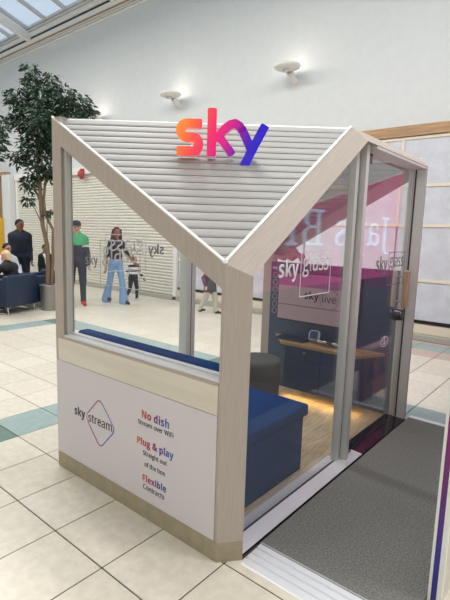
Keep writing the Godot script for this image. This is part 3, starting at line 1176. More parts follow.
func build_boards() -> void:
	var st: SurfaceTool
	# display board on the far side of the mat; its coloured side faces the booth
	var d := thing("display_board", "free-standing board with white edge and magenta to blue stripe, right foreground", "display board", V(0.44, 0, 0.862))
	var top := func(x: float) -> float: return 1.42 + 0.245 * x
	st = S()
	prism(st, [V(0.03, 0.0, 0.004), V(4.9, 0.0, 0.004), V(4.9, top.call(4.9), 0.004), V(0.03, top.call(0.03), 0.004)], V(0, 0, 0.05))
	put("core", st, M.cream, d)
	st = S()
	prism(st, [V(0.0, 0.0, 0.0), V(0.03, 0.0, 0.0), V(0.03, 0.0, 0.012), V(0.0, 0.0, 0.012)], V(0, 1.42, 0))
	put("edge_profile", st, M.white_trim, d)
	st = S()
	prism(st, [V(0.004, 0.0, 0.012), V(0.03, 0.0, 0.012), V(0.03, 0.0, 0.036), V(0.004, 0.0, 0.036)], V(0, 1.42, 0))
	var gr := Gradient.new()
	gr.offsets = PackedFloat32Array([0.0, 0.16, 0.4, 0.6, 1.0])
	gr.colors = PackedColorArray([rgb(40, 36, 130), rgb(50, 40, 150), rgb(110, 30, 120), rgb(150, 30, 110), rgb(214, 40, 120)])
	var gx := GradientTexture2D.new()
	gx.gradient = gr
	gx.fill_from = Vector2(0, 0)
	gx.fill_to = Vector2(0, 1)
	gx.width = 8
	gx.height = 256
	var gm := mat(Color.WHITE, 0.35)
	gm.albedo_texture = gx
	gm.uv1_scale = V(1, 1.0 / 1.42, 1)
	put("colour_stripe", st, gm, d)
	st = S()
	prism(st, [V(0.0, 0.0, 0.036), V(0.03, 0.0, 0.036), V(0.03, 0.0, 0.056), V(0.0, 0.0, 0.056)], V(0, 1.42, 0))
	put("edge_profile", st, M.white_trim, d)
	# lit magenta picture
	st = S()
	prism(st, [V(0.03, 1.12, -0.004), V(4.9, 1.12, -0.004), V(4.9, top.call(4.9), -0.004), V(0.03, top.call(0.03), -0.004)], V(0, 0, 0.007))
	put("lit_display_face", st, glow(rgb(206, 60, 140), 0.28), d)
	st = S()
	box(st, V(0.03, 0.0, -0.004), V(4.9, 1.12, 0.003))
	put("lower_face", st, mat(rgb(52, 46, 60), 0.5), d)
	for i in 12:
		st = S()
		var x := 0.1 + i * 0.4
		prism(st, [V(x, 0.2, -0.006), V(x + 0.4, 0.2, -0.006), V(x + 0.2, 0.45, -0.006)], V(0, 0, 0.003))
		put("triangle", st, mat(rgb(44, 40, 88), 0.5), d)
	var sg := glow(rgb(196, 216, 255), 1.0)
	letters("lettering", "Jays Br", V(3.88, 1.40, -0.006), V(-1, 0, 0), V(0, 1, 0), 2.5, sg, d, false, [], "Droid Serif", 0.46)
	# low partition beyond the mat
	var q := thing("low_partition", "low purple partition with navy triangles beyond the mat's far end", "partition", V(2.66, 0, 0.37))
	st = S()
	box(st, V(0, 0, 0), V(1.2, 0.5, 0.06))
	put("panel", st, mat(rgb(128, 84, 104), 0.5), q)
	st = S()
	box(st, V(0, 0.5, -0.005), V(1.2, 0.53, 0.065))
	put("cap_rail", st, mat(rgb(196, 160, 172), 0.5), q)
	for i in 4:
		st = S()
		var x := 0.02 + i * 0.29
		prism(st, [V(x, 0.18, -0.003), V(x + 0.29, 0.18, -0.003), V(x + 0.145, 0.4, -0.003)], V(0, 0, 0.004))
		put("triangle", st, mat(rgb(44, 40, 88), 0.5), q)

# ================= plants and seats =================
func build_tree(called: String, label: String, base: Vector3, trunks: Array, blobs: Array, per: float, sd: int) -> void:
	var t := thing(called, label, "tree", base)
	var st := S()
	lathe(st, Vector3.ZERO, [Vector2(0.15, 0.0), Vector2(0.155, 0.02), Vector2(0.165, 0.47), Vector2(0.175, 0.48), Vector2(0.175, 0.5), Vector2(0.155, 0.5), Vector2(0.15, 0.45)], 24)
	var pot := put("pot", st, M.pot, t)
	st = S()
	lathe(st, Vector3.ZERO, [Vector2(0.152, 0.44), Vector2(0.15, 0.462), Vector2(0.05, 0.468)], 18)
	put("soil", st, mat(rgb(70, 56, 44), 0.95), pot)
	for q in trunks:
		st = S()
		var pts := []
		for p in q[0]:
			pts.append(p - base)
		tube(st, pts, q[1], 8)
		put("trunk", st, M.bark, t)
	var r := RandomNumberGenerator.new()
	r.seed = sd
	# branches out to the clumps
	var main: Array = trunks[0][0]
	st = S()
	for b in blobs:
		var c := V(b[0], b[1], b[2]) - base
		var from: Vector3 = main[main.size() - 1] - base
		for p in main:
			if p.y - base.y < c.y - 0.25:
				from = p - base
		tube(st, [from, from.lerp(c, 0.5) + V(0, 0.06, 0), c], [0.014, 0.009, 0.004], 5)
	put("branches", st, M.bark, t)
	# leaves
	var lf := SurfaceTool.new()
	lf.begin(Mesh.PRIMITIVE_TRIANGLES)
	var L := [V(0, 0, 0), V(0.017, 0.004, 0.03), V(0, -0.004, 0.085), V(-0.017, 0.004, 0.03)]
	for q in [[0, 1, 2], [0, 2, 3]]:
		for i in q:
			lf.set_uv(Vector2.ZERO)
			lf.add_vertex(L[i])
	lf.generate_normals()
	var lm := lf.commit()
	var xs := []
	var cols := []
	for b in blobs:
		var rad: float = b[3]
		var n := int(per * rad * rad)
		for i in n:
			var d := V(r.randfn(), r.randfn(), r.randfn()).normalized()
			var p := V(b[0], b[1], b[2]) - base + d * rad * pow(r.randf(), 0.45) * 1.05
			var droop := (d * V(1, 0.2, 1) + V(r.randfn() * 0.5, -0.55 + r.randfn() * 0.35, r.randfn() * 0.5)).normalized()
			var bs := Basis.looking_at(-droop, V(r.randfn(), 1.0, r.randfn()).normalized())
			var s := r.randf_range(1.0, 1.6)
			xs.append(Transform3D(bs.scaled(V(s, s, s)), p))
			var g := r.randf()
			cols.append(rgb(30, 52, 38).lerp(rgb(78, 104, 76), g * g).srgb_to_linear())
	var mm := MultiMesh.new()
	mm.transform_format = MultiMesh.TRANSFORM_3D
	mm.use_colors = true
	mm.mesh = lm
	mm.instance_count = xs.size()
	for i in xs.size():
		mm.set_instance_transform(i, xs[i])
		mm.set_instance_color(i, cols[i])
	var mi := MultiMeshInstance3D.new()
	mi.name = "foliage"
	mi.multimesh = mm
	var fm := mat(Color.WHITE, 0.45)
	fm.vertex_color_use_as_albedo = true
	mi.material_override = fm
	mi.set_meta("kind", "stuff")
	t.add_child(mi)

func build_armchair(label: String, at: Vector3, turn: float) -> void:
	# local front is +z; its back stands at -z
	var t := thing("armchair", label, "armchair", at, turn, "navy tub armchairs")
	var st := S()
	rbox(st, V(-0.38, 0.14, -0.36), V(0.38, 0.72, -0.22), 0.04)
	put("backrest", st, M.leather, t)
	for s in [-1, 1]:
		st = S()
		rbox(st, V(minf(s * 0.38, s * 0.26), 0.14, -0.3), V(maxf(s * 0.38, s * 0.26), 0.66, 0.34), 0.04)
		put("armrest", st, M.leather, t)
	st = S()
	rbox(st, V(-0.27, 0.14, -0.26), V(0.27, 0.38, 0.34), 0.04)
	put("seat_cushion", st, M.leather, t)
	for x in [-0.33, 0.33]:
		st = S()
		tube(st, [V(x, 0.14, -0.3), V(x, 0.02, -0.32), V(x, 0.02, 0.3), V(x, 0.14, 0.28)], [0.015], 8)
		put("leg", st, M.chrome, t)

# ================= people =================
class Acc:
	var v := PackedVector3Array()
	var n := PackedVector3Array()
	var c := PackedColorArray()
	var ix := PackedInt32Array()
	func mesh() -> ArrayMesh:
		var a := []
		a.resize(Mesh.ARRAY_MAX)
		a[Mesh.ARRAY_VERTEX] = v
		a[Mesh.ARRAY_NORMAL] = n
		a[Mesh.ARRAY_COLOR] = c
		a[Mesh.ARRAY_INDEX] = ix
		var m := ArrayMesh.new()
		m.add_surface_from_arrays(Mesh.PRIMITIVE_TRIANGLES, a)
		return m

func bone_dist(b: Array, p: Vector3) -> float:
	if b[1] == null:
		var s: Vector3 = b[2]
		var q: Vector3 = (p - b[0]) / s
		return (q.length() - 1.0) * minf(s.x, minf(s.y, s.z))
	var a: Vector3 = b[0]
	var ab: Vector3 = b[1] - a
	var t := clampf((p - a).dot(ab) / maxf(ab.length_squared(), 1e-9), 0.0, 1.0)
	return (p - a - ab * t).length() - lerpf(b[2], b[3], t)

# bones: [from, to, radius, radius, colour] or [centre, null, half axes, 0, colour]
func sdf_mesh(acc: Acc, bones: Array, cell: float, k: float, paint = null) -> void:
	var lo := V(1e9, 1e9, 1e9)
	var hi := -lo
	for b in bones:
		if b[1] == null:
			lo = lo.min(b[0] - b[2])
			hi = hi.max(b[0] + b[2])
		else:
			var r := V(1, 1, 1) * maxf(b[2], b[3])
			lo = lo.min(b[0] - r).min(b[1] - r)
			hi = hi.max(b[0] + r).max(b[1] + r)
	var pad := cell * 2.0 + k * 0.3
	lo -= V(pad, pad, pad)
	hi += V(pad, pad, pad)
	var nx := int((hi.x - lo.x) / cell) + 2
	var ny := int((hi.y - lo.y) / cell) + 2
	var nz := int((hi.z - lo.z) / cell) + 2
	var f := PackedFloat32Array()
	f.resize(nx * ny * nz)
	f.fill(1.0)
	for b in bones:
		var bl: Vector3
		var bh: Vector3
		if b[1] == null:
			bl = b[0] - b[2]
			bh = b[0] + b[2]
		else:
			var r := V(1, 1, 1) * maxf(b[2], b[3])
			bl = (b[0] - r).min(b[1] - r)
			bh = (b[0] + r).max(b[1] + r)
		var mg := cell * 1.6 + k
		var i0 := maxi(0, int((bl.x - mg - lo.x) / cell))
		var i1 := mini(nx - 1, int((bh.x + mg - lo.x) / cell) + 1)
		var j0 := maxi(0, int((bl.y - mg - lo.y) / cell))
		var j1 := mini(ny - 1, int((bh.y + mg - lo.y) / cell) + 1)
		var k0 := maxi(0, int((bl.z - mg - lo.z) / cell))
		var k1 := mini(nz - 1, int((bh.z + mg - lo.z) / cell) + 1)
		for z in range(k0, k1 + 1):
			for y in range(j0, j1 + 1):
				var at := (z * ny + y) * nx
				for x in range(i0, i1 + 1):
					var d := bone_dist(b, lo + V(x, y, z) * cell)
					var e := f[at + x]
					var h := maxf(k - absf(e - d), 0.0) / k
					f[at + x] = minf(e, d) - h * h * k * 0.25
	var id := PackedInt32Array()
	id.resize(nx * ny * nz)
	id.fill(-1)
	var base := acc.v.size()
	var pts := PackedVector3Array()
	var off := [0, 1, nx, nx + 1, nx * ny, nx * ny + 1, nx * ny + nx, nx * ny + nx + 1]
	var edges := [[0, 1], [2, 3], [4, 5], [6, 7], [0, 2], [1, 3], [4, 6], [5, 7], [0, 4], [1, 5], [2, 6], [3, 7]]
	for z in nz - 1:
		for y in ny - 1:
			for x in nx - 1:
				var o := (z * ny + y) * nx + x
				var s := 0
				for q in 8:
					if f[o + off[q]] < 0.0:
						s += 1
				if s == 0 or s == 8:
					continue
				var sum := Vector3.ZERO
				var cnt := 0
				for e in edges:
					var a: float = f[o + off[e[0]]]
					var b: float = f[o + off[e[1]]]
					if (a < 0.0) != (b < 0.0):
						var t := a / (a - b)
						var p0 := V(e[0] & 1, (e[0] >> 1) & 1, e[0] >> 2)
						var p1 := V(e[1] & 1, (e[1] >> 1) & 1, e[1] >> 2)
						sum += p0.lerp(p1, t)
						cnt += 1
				id[o] = pts.size()
				pts.append(lo + (V(x, y, z) + sum / cnt) * cell)
	var nrm := PackedVector3Array()
	nrm.resize(pts.size())
	var step := [1, nx, nx * ny]
	for z in range(1, nz - 1):
		for y in range(1, ny - 1):
			for x in range(1, nx - 1):
				var o := (z * ny + y) * nx + x
				var a := f[o] < 0.0
				for ax in 3:
					if a == (f[o + step[ax]] < 0.0):
						continue
					var u: int = step[(ax + 1) % 3]
					var w: int = step[(ax + 2) % 3]
					var q := [id[o], id[o - u], id[o - u - w], id[o - w]]
					if q.has(-1):
						continue
					if a:
						q.reverse()
					var n: Vector3 = (pts[q[2]] - pts[q[0]]).cross(pts[q[1]] - pts[q[3]])
					# outward normal: from inside to outside
					var dir := Vector3.ZERO
					dir[ax] = 1.0 if a else -1.0
					if n.dot(dir) < 0.0:
						n = -n
					for i in 4:
						nrm[q[i]] += n
					var tri := [0, 1, 2, 0, 2, 3]
					var cr: Vector3 = (pts[q[1]] - pts[q[0]]).cross(pts[q[2]] - pts[q[0]])
					if cr.dot(n) > 0.0:
						tri = [0, 2, 1, 0, 3, 2]
					for i in tri:
						acc.ix.append(base + q[i])
	for i in pts.size():
		var best := 1e9
		var col := Color.WHITE
		for b in bones:
			var d := bone_dist(b, pts[i])
			if d < best:
				best = d
				col = b[4]
		if paint != null:
			col = paint.call(pts[i], col)
		acc.v.append(pts[i])
		acc.n.append(nrm[i].normalized())
		acc.c.append(col.srgb_to_linear())

# s: h height, top/sleeve/pants/shoe/skin/hair colours, arms and legs [left, right], head scale, ...
func person(label: String, at: Vector3, turn: float, s: Dictionary) -> Node3D:
	var t := thing("person", label, "person", at, turn)
	var h: float = s.h
	var belly: float = s.get("belly", 1.06)
	var hs: float = s.get("head", 1.0) * h / 1.72
	var w: float = s.get("build", 1.0) * h / 1.72
	var legs: Array = s.legs
	var arms: Array = s.arms
	var thigh := 0.245 * h
	var shin := 0.24 * h
	var lean: float = deg_to_rad(s.get("lean", 2.0))
	# leg joints relative to the pelvis
	var J := []
	var low := 1e9
	for i in 2:
		var sd := 1.0 if i == 0 else -1.0
		var hip := V(sd * 0.09 * w, -0.02 * h, 0)
		var a := deg_to_rad(legs[i][0])
		var b := a - deg_to_rad(legs[i][1])
		var sp: float = legs[i][2] if legs[i].size() > 2 else 0.02
		var kn := hip + V(sd * sp, -cos(a), sin(a)) * thigh
		var an := kn + V(0, -cos(b), sin(b)) * shin
		var ft := deg_to_rad(legs[i][3] if legs[i].size() > 3 else 0.0)
		var toe := an + V(sd * 0.01, -0.025 * h - sin(ft) * 0.1 * h, cos(ft) * 0.105 * h)
		var heel := an + V(0, -0.022 * h + sin(ft) * 0.03 * h, -0.025 * h)
		J.append([hip, kn, an, toe, heel])
		low = minf(low, minf(toe.y, heel.y) - 0.018 * h)
	var py: float = s.get("pelvis", -low)
	var P := V(0, py, 0)
	for i in 2:
		for q in 5:
			J[i][q] += P
	var up := V(0, cos(lean), sin(lean))
	var chest := P + up * 0.2 * h
	var neck := P + up * 0.315 * h
	var hc := neck + V(0, 0.115, 0.02) * hs + up * 0.005
	var skin: Color = s.skin
	var topc: Color = s.top
	var slv: Color = s.get("sleeve", topc)
	var pant: Color = s.pants
	var body := []
	body.append([P + V(-0.06 * w, 0, 0), P + V(0.06 * w, 0, 0), 0.115 * w, 0.115 * w, pant if not s.get("coat", false) else topc])
	body.append([P + up * 0.08 * h + V(-0.05 * w, 0, 0), P + up * 0.08 * h + V(0.05 * w, 0, 0), 0.11 * w * belly, 0.11 * w * belly, topc])
	body.append([P + up * 0.14 * h, chest + V(0, 0, 0.01), 0.125 * w * belly, 0.14 * w, topc])
	body.append([chest + V(-0.08 * w, 0.03 * h, 0), chest + V(0.08 * w, 0.03 * h, 0), 0.115 * w, 0.115 * w, topc])
	for sd in [-1.0, 1.0]:
		body.append([neck + V(sd * 0.025 * w, -0.012 * h, -0.005), neck + V(sd * 0.15 * w, -0.058 * h, 0), 0.058 * w, 0.056 * w, topc])
	body.append([neck + V(0, -0.04, 0) * hs, neck + V(0, 0.07, 0.008) * hs, 0.058 * hs, 0.052 * hs, skin])
	if s.get("hood", false):
		body.append([neck + V(-0.05, -0.015, -0.05) * hs, neck + V(0.05, -0.015, -0.05) * hs, 0.055 * hs, 0.055 * hs, s.get("hoodc", topc)])
	if s.get("coat", false):
		body.append([P + V(-0.05 * w, -0.07 * h, 0), P + V(0.05 * w, -0.07 * h, 0), 0.135 * w, 0.135 * w, topc])
		body.append([P + V(0, 0.05 * h, 0), P + V(0, 0.1 * h, 0), 0.14 * w, 0.14 * w, topc])
	var flare: float = s.get("flare", 0.0)
	for i in 2:
		var a: Array = J[i]
		body.append([a[0], a[1], 0.095 * w, 0.066 * w, pant])
		body.append([a[1], a[2] + V(0, 0.0, 0), (0.064 + flare * 0.1) * w, (0.05 + flare) * w, pant])
		if flare > 0.0:
			body.append([a[1].lerp(a[2], 0.6), a[2] + V(0, -0.03 * h, 0.01), 0.07 * w, (0.06 + flare) * w, pant])
		body.append([a[4], a[3], 0.036 * h / 1.72, 0.034 * h / 1.72, s.shoe])
		body.append([a[2], a[4].lerp(a[3], 0.3), 0.042 * w, 0.04 * w, s.shoe])
	var acc := Acc.new()
	var wrists := []
	for i in 2:
		var sd := 1.0 if i == 0 else -1.0
		var q: Array = arms[i]
		var sh := neck + V(sd * 0.165 * w, -0.066 * h, 0)
		var a := deg_to_rad(q[0])
		var ab := deg_to_rad(q[1])
		var e := deg_to_rad(q[0] + q[2])
		var ab2 := deg_to_rad(q[3] if q.size() > 3 else q[1] * 0.4)
		var el := sh + V(sd * sin(ab), -cos(ab) * cos(a), cos(ab) * sin(a)) * 0.172 * h
		var fd := V(sd * sin(ab2), -cos(ab2) * cos(e), cos(ab2) * sin(e))
		var wr := el + fd * 0.145 * h
		var sl: float = s.get("sleeve_len", 1.0)
		body.append([sh, el, 0.06 * w, 0.046 * w, slv])
		body.append([el, wr, (0.046 if sl > 0.6 else 0.04) * w, (0.036 if sl > 0.6 else 0.028) * w, slv if sl > 0.6 else skin])
		wrists.append([wr, fd, sd])
	sdf_mesh(acc, body, 0.018 * h / 1.72, 0.03 * w, s.get("paint"))
	# hands
	for q in wrists:
		var wr: Vector3 = q[0]
		var fd: Vector3 = q[1]
		var sd: float = q[2]
		var k := h / 1.72
		var wide := V(0, 0, 1)
		wide = (wide - fd * wide.dot(fd)).normalized()
		var palm := fd.cross(wide).normalized() * -sd
		var hand := [[wr - fd * 0.03 * k, wr + fd * 0.03 * k, 0.026 * k, 0.027 * k, skin]]
		for g in 4:
			var o := (g - 1.5) * 0.019 * k
			var len: float = [0.07, 0.078, 0.072, 0.056][3 - g] * k
			var k0 := wr + fd * 0.085 * k + wide * o
			var k1 := k0 + (fd * 0.9 + palm * 0.35).normalized() * len * 0.5
			var k2 := k1 + (fd * 0.6 + palm * 0.8).normalized() * len * 0.5
			hand.append([wr + fd * 0.02 * k + wide * o * 0.7, k0, 0.014 * k, 0.0105 * k, skin])
			hand.append([k0, k1, 0.0095 * k, 0.0085 * k, skin])
			hand.append([k1, k2, 0.0085 * k, 0.0075 * k, skin])
		var t0 := wr + fd * 0.025 * k + wide * 0.028 * k
		var t1 := t0 + (fd * 0.7 + wide * 0.6 + palm * 0.3).normalized() * 0.04 * k
		hand.append([t0, t1, 0.012 * k, 0.01 * k, skin])
		hand.append([t1, t1 + (fd * 0.9 + wide * 0.2 + palm * 0.3).normalized() * 0.03 * k, 0.01 * k, 0.008 * k, skin])
		sdf_mesh(acc, hand, 0.0065 * k, 0.006 * k)
	# head, turned about its own axis
	var hy: float = deg_to_rad(s.get("look", 0.0))
	var hb := Basis(V(0, 1, 0), hy) * Basis(V(1, 0, 0), deg_to_rad(s.get("nod", 4.0)))
	var hp := func(x: float, y: float, z: float) -> Vector3: return hc + hb * (V(x, y, z) * hs)
	var head := [[hc, null, V(0.076, 0.105, 0.09) * hs, 0, skin], [hp.call(0, -0.06, 0.03), hp.call(0, -0.085, 0.05), 0.05 * hs, 0.036 * hs, skin],
		[hp.call(0, 0.015, 0.088), hp.call(0, -0.022, 0.105), 0.01 * hs, 0.014 * hs, skin], [hp.call(0, -0.09, -0.01), hp.call(0, -0.13, -0.015), 0.052 * hs, 0.052 * hs, skin],
		[hp.call(0.076, 0.0, -0.005), hp.call(0.08, -0.03, 0.0), 0.012 * hs, 0.009 * hs, skin], [hp.call(-0.076, 0.0, -0.005), hp.call(-0.08, -0.03, 0.0), 0.012 * hs, 0.009 * hs, skin],
		[hp.call(-0.025, 0.03, 0.078), hp.call(0.025, 0.03, 0.078), 0.012 * hs, 0.012 * hs, skin], [hp.call(-0.014, -0.053, 0.086), hp.call(0.014, -0.053, 0.086), 0.009 * hs, 0.009 * hs, skin.lerp(rgb(150, 60, 60), 0.4)]]
	var eyes := [hp.call(0.032, 0.006, 0.084), hp.call(-0.032, 0.006, 0.084)]
	var brow: Color = s.get("brow", s.hair)
	var paint_face := func(p: Vector3, c: Color) -> Color:
		for e in eyes:
			if (p - e).length() < 0.0115 * hs:
				return rgb(40, 32, 30)
			if absf((p - e).y - 0.024 * hs) < 0.006 * hs and (p - e).length() < 0.034 * hs:
				return brow
		return c
	sdf_mesh(acc, head, 0.0085 * hs, 0.012 * hs, paint_face)
	var bm := mat(Color.WHITE, 0.75)
	bm.vertex_color_use_as_albedo = true
	put_mesh("body", acc.mesh(), bm, t)
	# hair
	var style: String = s.get("style", "short")
	var hair := []
	var hcol: Color = s.hair
	hair.append([hp.call(0, 0.028, -0.018), null, V(0.083, 0.092, 0.09) * hs, 0, hcol])
	if style == "short":
		hair.append([hp.call(0.06, 0.01, -0.035), hp.call(0.055, 0.06, 0.0), 0.028 * hs, 0.03 * hs, hcol])
		hair.append([hp.call(-0.06, 0.01, -0.035), hp.call(-0.055, 0.06, 0.0), 0.028 * hs, 0.03 * hs, hcol])
	elif style == "long":
		for x in [-0.07, -0.035, 0.0, 0.035, 0.07]:
			hair.append([hp.call(x, 0.03, -0.04), hp.call(x * 1.25, -0.14, -0.05), 0.034 * hs, 0.036 * hs, hcol])
			hair.append([hp.call(x * 1.25, -0.14, -0.05), hp.call(x * 1.2, -0.25, -0.06), 0.036 * hs, 0.022 * hs, hcol])
		for x in [-0.082, 0.082]:
			hair.append([hp.call(x, 0.05, 0.01), hp.call(x * 1.1, -0.12, 0.0), 0.026 * hs, 0.03 * hs, hcol])
	elif style == "bob":
		for x in [-0.07, -0.035, 0.0, 0.035, 0.07]:
			hair.append([hp.call(x, 0.03, -0.035), hp.call(x * 1.2, -0.09, -0.04), 0.04 * hs, 0.034 * hs, hcol])
		for x in [-0.08, 0.08]:
			hair.append([hp.call(x, 0.05, 0.01), hp.call(x * 1.1, -0.07, 0.02), 0.03 * hs, 0.026 * hs, hcol])
	var ha := Acc.new()
	sdf_mesh(ha, hair, 0.01 * hs, 0.012 * hs)
	put_mesh("hair", ha.mesh(), bm, t)
	if s.has("cap"):
		var st := S()
		var rings := []
		for q in [Vector2(0.09, 0.035), Vector2(0.094, 0.06), Vector2(0.09, 0.095), Vector2(0.065, 0.13), Vector2(0.02, 0.145)]:
			rings.append(circle(hp.call(0, q.y, -0.012), hb * V(q.x * hs, 0, 0), hb * V(0, 0, q.x * hs * 1.08), 18))
		loft(st, rings, true)
		var cp := put("cap", st, mat(s.cap, 0.8), t)
		st = S()
		var br := []
		for i in 9:
			var g := PI * i / 8.0
			br.append(hp.call(cos(g) * 0.075, 0.04, 0.07 + sin(g) * 0.075))
		prism(st, br, hb * V(0, 0.008 * hs, 0))
		put("brim", st, mat(s.cap, 0.8), cp)
	if s.get("glasses", false):
		var st := S()
		for x in [-0.034, 0.034]:
			var pts := circle(hp.call(x, 0.004, 0.098), hb * V(0.024 * hs, 0, 0), hb * V(0, 0.018 * hs, 0), 12)
			for i in 12:
				tube(st, [pts[i], pts[(i + 1) % 12]], [0.003 * hs], 4)
		tube(st, [hp.call(-0.058, 0.008, 0.095), hp.call(-0.08, 0.008, 0.0)], [0.003 * hs], 4)
		tube(st, [hp.call(0.058, 0.008, 0.095), hp.call(0.08, 0.008, 0.0)], [0.003 * hs], 4)
		tube(st, [hp.call(-0.01, 0.006, 0.099), hp.call(0.01, 0.006, 0.099)], [0.003 * hs], 4)
		put("spectacles", st, M.black, t)
	return t

func build_people() -> void:
	var brown := rgb(150, 104, 82)
	var fair := rgb(214, 168, 146)
	# man in cap
	var h := 1.75
	person("man in navy tracksuit with green and white yoke and dark cap, walking", V(3.98, 0, -7.4), -0.45, {"h": h, "head": 1.0, "build": 1.08, "skin": fair, "hair": rgb(50, 40, 36), "top": rgb(48, 54, 72), "pants": rgb(44, 50, 68), "shoe": rgb(190, 36, 40), "cap": rgb(44, 62, 84), "hood": true, "hoodc": rgb(226, 224, 222),
		"legs": [[14, 8, 0.02, 6], [-12, 10, 0.02, -14]], "arms": [[-10, 8, 18], [10, 8, 20]], "lean": 3,
		"paint": func(p: Vector3, c: Color) -> Color:
			if c == rgb(48, 54, 72):
				if p.y > 0.725 * h:
					return rgb(74, 178, 122)
				if p.y > 0.70 * h and absf(p.x) > 0.1:
					return rgb(225, 225, 225)
			return c})
	# woman holding the toddler's hand
	person("woman in black T-shirt and flared pale jeans leading the toddler by the hand", V(4.69, 0, -7.0), -0.1, {"h": 1.68, "build": 0.92, "skin": brown, "hair": rgb(74, 38, 34), "style": "long", "top": rgb(34, 30, 36), "sleeve_len": 0.4, "pants": rgb(122, 162, 204), "shoe": rgb(70, 44, 36), "flare": 0.055, "look": -18,
		"legs": [[16, 6, 0.02, 4], [-14, 8, 0.02, -8]], "arms": [[16, 20, 14, 30], [-14, 10, 14]], "lean": 3})
	# toddler
	person("toddler in black and white striped top and dark trousers holding a hand", V(5.33, 0, -7.19), -0.1, {"h": 0.98, "head": 1.3, "build": 1.15, "skin": brown, "hair": rgb(30, 26, 26), "top": rgb(236, 234, 230), "pants": rgb(40, 44, 56), "shoe": rgb(226, 224, 222),
		"legs": [[14, 14, 0.02, 0], [-6, 28, 0.02, -10]], "arms": [[20, 14, 20], [26, 40, 30, 55]], "lean": 4,
		"paint": func(p: Vector3, c: Color) -> Color:
			if c == rgb(236, 234, 230):
				return rgb(34, 34, 42) if fposmod(p.y, 0.11) < 0.055 else c
			return c})
	# child in grey coat
	person("child in dark grey sleeveless coat with blue and red chequered sleeves, walking", V(5.29, 0, -4.75), 0.25, {"h": 1.1, "head": 1.25, "build": 1.28, "skin": fair, "hair": rgb(96, 70, 52), "style": "bob", "top": rgb(78, 80, 84), "sleeve": rgb(44, 66, 112), "coat": true, "pants": rgb(190, 188, 178), "shoe": rgb(26, 26, 30),
		"legs": [[16, 10, 0.02, 6], [-12, 16, 0.02, -12]], "arms": [[36, 26, 14], [-26, 26, 50]], "lean": 5,
		"paint": func(p: Vector3, c: Color) -> Color:
			if c == rgb(190, 188, 178) and p.y > 0.44:
				return rgb(78, 80, 84)
			if c == rgb(44, 66, 112) and fposmod(p.y * 9.0 + p.z * 5.0, 1.0) < 0.4:
				return rgb(178, 50, 62)
			return c})
	# standing man
	person("tall man in navy jumper standing behind the armchairs", V(3.58, 0, -9.05), -0.3, {"h": 1.76, "head": 1.08, "build": 1.12, "skin": rgb(140, 98, 78), "hair": rgb(22, 20, 22), "top": rgb(30, 36, 54), "pants": rgb(38, 44, 60), "shoe": rgb(30, 28, 28), "look": 26,
		"legs": [[2, 2], [-2, 2]], "arms": [[6, 3, 14, 0], [4, 3, 16, 0]], "belly": 1.16})
	# boy
	person("boy in black school blazer with white shirt and dark tie beside the standing man", V(4.03, 0, -8.78), -0.2, {"h": 1.2, "head": 1.15, "build": 1.02, "skin": rgb(170, 120, 96), "hair": rgb(24, 22, 24), "top": rgb(32, 32, 36), "pants": rgb(40, 40, 46), "shoe": rgb(24, 24, 24),
		"legs": [[2, 2], [-2, 2]], "arms": [[4, 8, 10], [4, 8, 10]],
		"paint": func(p: Vector3, c: Color) -> Color:
			if c == rgb(32, 32, 36) and p.z > 0.05 and p.y > 0.72 and absf(p.x) < (p.y - 0.68) * 0.22:
				return rgb(40, 40, 60) if absf(p.x) < 0.012 else rgb(232, 232, 236)
			return c})
	# seated pair
	var sit := [[84, 84, 0.1], [80, 80, 0.1]]
	person("dark-haired man with glasses and white shirt seated facing the camera", V(2.99, 0, -8.57), 0.12, {"h": 1.70, "build": 1.05, "skin": rgb(196, 140, 118), "hair": rgb(36, 28, 26), "top": rgb(222, 226, 234), "pants": rgb(50, 54, 66), "shoe": rgb(30, 28, 28), "glasses": true, "pelvis": 0.5,
		"legs": sit, "arms": [[24, 6, 34, -14], [22, 6, 36, -14]], "lean": 10})
	person("blonde woman in dark coat seated in the nearest navy armchair", V(2.66, 0, -7.42), PI + 0.6, {"h": 1.56, "build": 1.08, "skin": rgb(216, 160, 142), "hair": rgb(222, 204, 166), "brow": rgb(170, 140, 110), "style": "bob", "top": rgb(34, 36, 44), "pants": rgb(46, 46, 54), "shoe": rgb(30, 28, 28), "pelvis": 0.48, "look": 70,
		"legs": sit, "arms": [[40, 10, 50, -8], [36, 10, 54, -8]], "lean": 20})

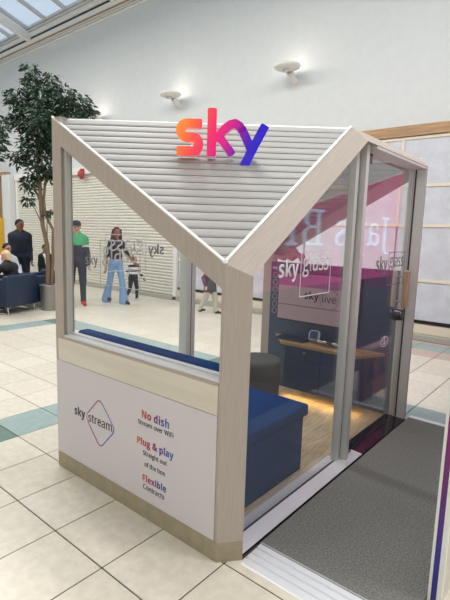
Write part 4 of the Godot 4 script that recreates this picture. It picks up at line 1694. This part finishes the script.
func _ready() -> void:
	rng.seed = 11
	make_materials()
	set_stage()
	for i in 5:
		luminaire(V(-4.2, 6.6, -12.0 + i * 4.2), 2.4, 5.0, i + 1)
	for i in 7:
		luminaire(V(1.7, 6.6, -14.0 + i * 3.5), 2.4, 13.0, i + 6)
	build_floor()
	build_hall()
	build_wall_things()
	build_booth()
	build_booth_things()
	build_mat()
	build_boards()
	build_armchair("navy tub armchair seen from behind, nearest the camera", V(2.5, 0, -7.4), PI + 0.35)
	build_armchair("navy tub armchair next to the tree's steel pot, behind the nearer one", V(3.3, 0, -7.72), -PI / 2)
	build_armchair("navy tub armchair under the man with glasses", V(2.95, 0, -8.75), 0.12)
	var crown := [[3.01, 4.47, -7.28, 0.14], [3.04, 4.23, -7.24, 0.18], [2.85, 3.94, -7.48, 0.21], [3.11, 3.95, -7.16, 0.29], [3.37, 4.0, -6.85, 0.25], [3.56, 3.9, -6.62, 0.23], [3.7, 3.77, -6.45, 0.12], [2.96, 3.59, -7.34, 0.29], [3.24, 3.57, -7.0, 0.33], [3.52, 3.58, -6.67, 0.25], [2.8, 3.55, -7.53, 0.14], [3.03, 3.14, -7.25, 0.29], [3.31, 3.15, -6.92, 0.25], [2.82, 2.89, -7.51, 0.16], [3.09, 2.72, -7.19, 0.23], [2.96, 2.42, -7.34, 0.16], [2.93, 2.12, -7.38, 0.1], [3.2, 2.6, -7.04, 0.16], [3.16, 1.9, -7.1, 0.08], [2.75, 4.02, -7.59, 0.1], [3.23, 4.31, -7.01, 0.14], [3.4, 3.7, -7.3, 0.3], [3.0, 3.5, -6.9, 0.3]]
	build_tree("potted_fig_tree", "tall weeping fig tree in a steel pot beside the armchairs", V(3.16, 0, -7.1), [[[V(3.15, 0.45, -7.11), V(3.16, 0.94, -7.1), V(3.15, 1.27, -7.11), V(3.1, 1.65, -7.17), V(3.09, 2.03, -7.19), V(3.08, 2.41, -7.2), V(3.06, 2.78, -7.22), V(3.07, 3.23, -7.21), V(3.08, 3.8, -7.2)], [0.05, 0.045, 0.042, 0.04, 0.042, 0.036, 0.03, 0.024, 0.012]], [[V(3.2, 0.45, -7.06), V(3.22, 1.0, -7.03), V(3.23, 1.57, -7.02), V(3.18, 1.72, -7.08), V(3.13, 1.9, -7.13), V(3.12, 2.13, -7.14), V(3.14, 2.41, -7.12), V(3.21, 2.78, -7.04), V(3.27, 3.24, -6.96)], [0.03, 0.03, 0.028, 0.028, 0.028, 0.026, 0.024, 0.02, 0.012]]], crown, 5200.0, 31)
	build_tree("potted_fig_tree", "weeping fig tree at the left edge, only its outer leaves in view", V(1.75, 0, -7.3), [[[V(1.75, 0.45, -7.3), V(1.77, 1.4, -7.28), V(1.72, 2.4, -7.3), V(1.8, 3.3, -7.2)], [0.045, 0.04, 0.035, 0.015]]], [[2.1, 3.27, -6.8, 0.2], [2.1, 3.0, -6.78, 0.17], [2.02, 2.82, -6.85, 0.18], [1.95, 3.2, -7.0, 0.25], [1.9, 3.5, -7.1, 0.25], [1.7, 3.0, -7.2, 0.3], [1.6, 3.4, -7.4, 0.3]], 5200.0, 32)
	build_people()
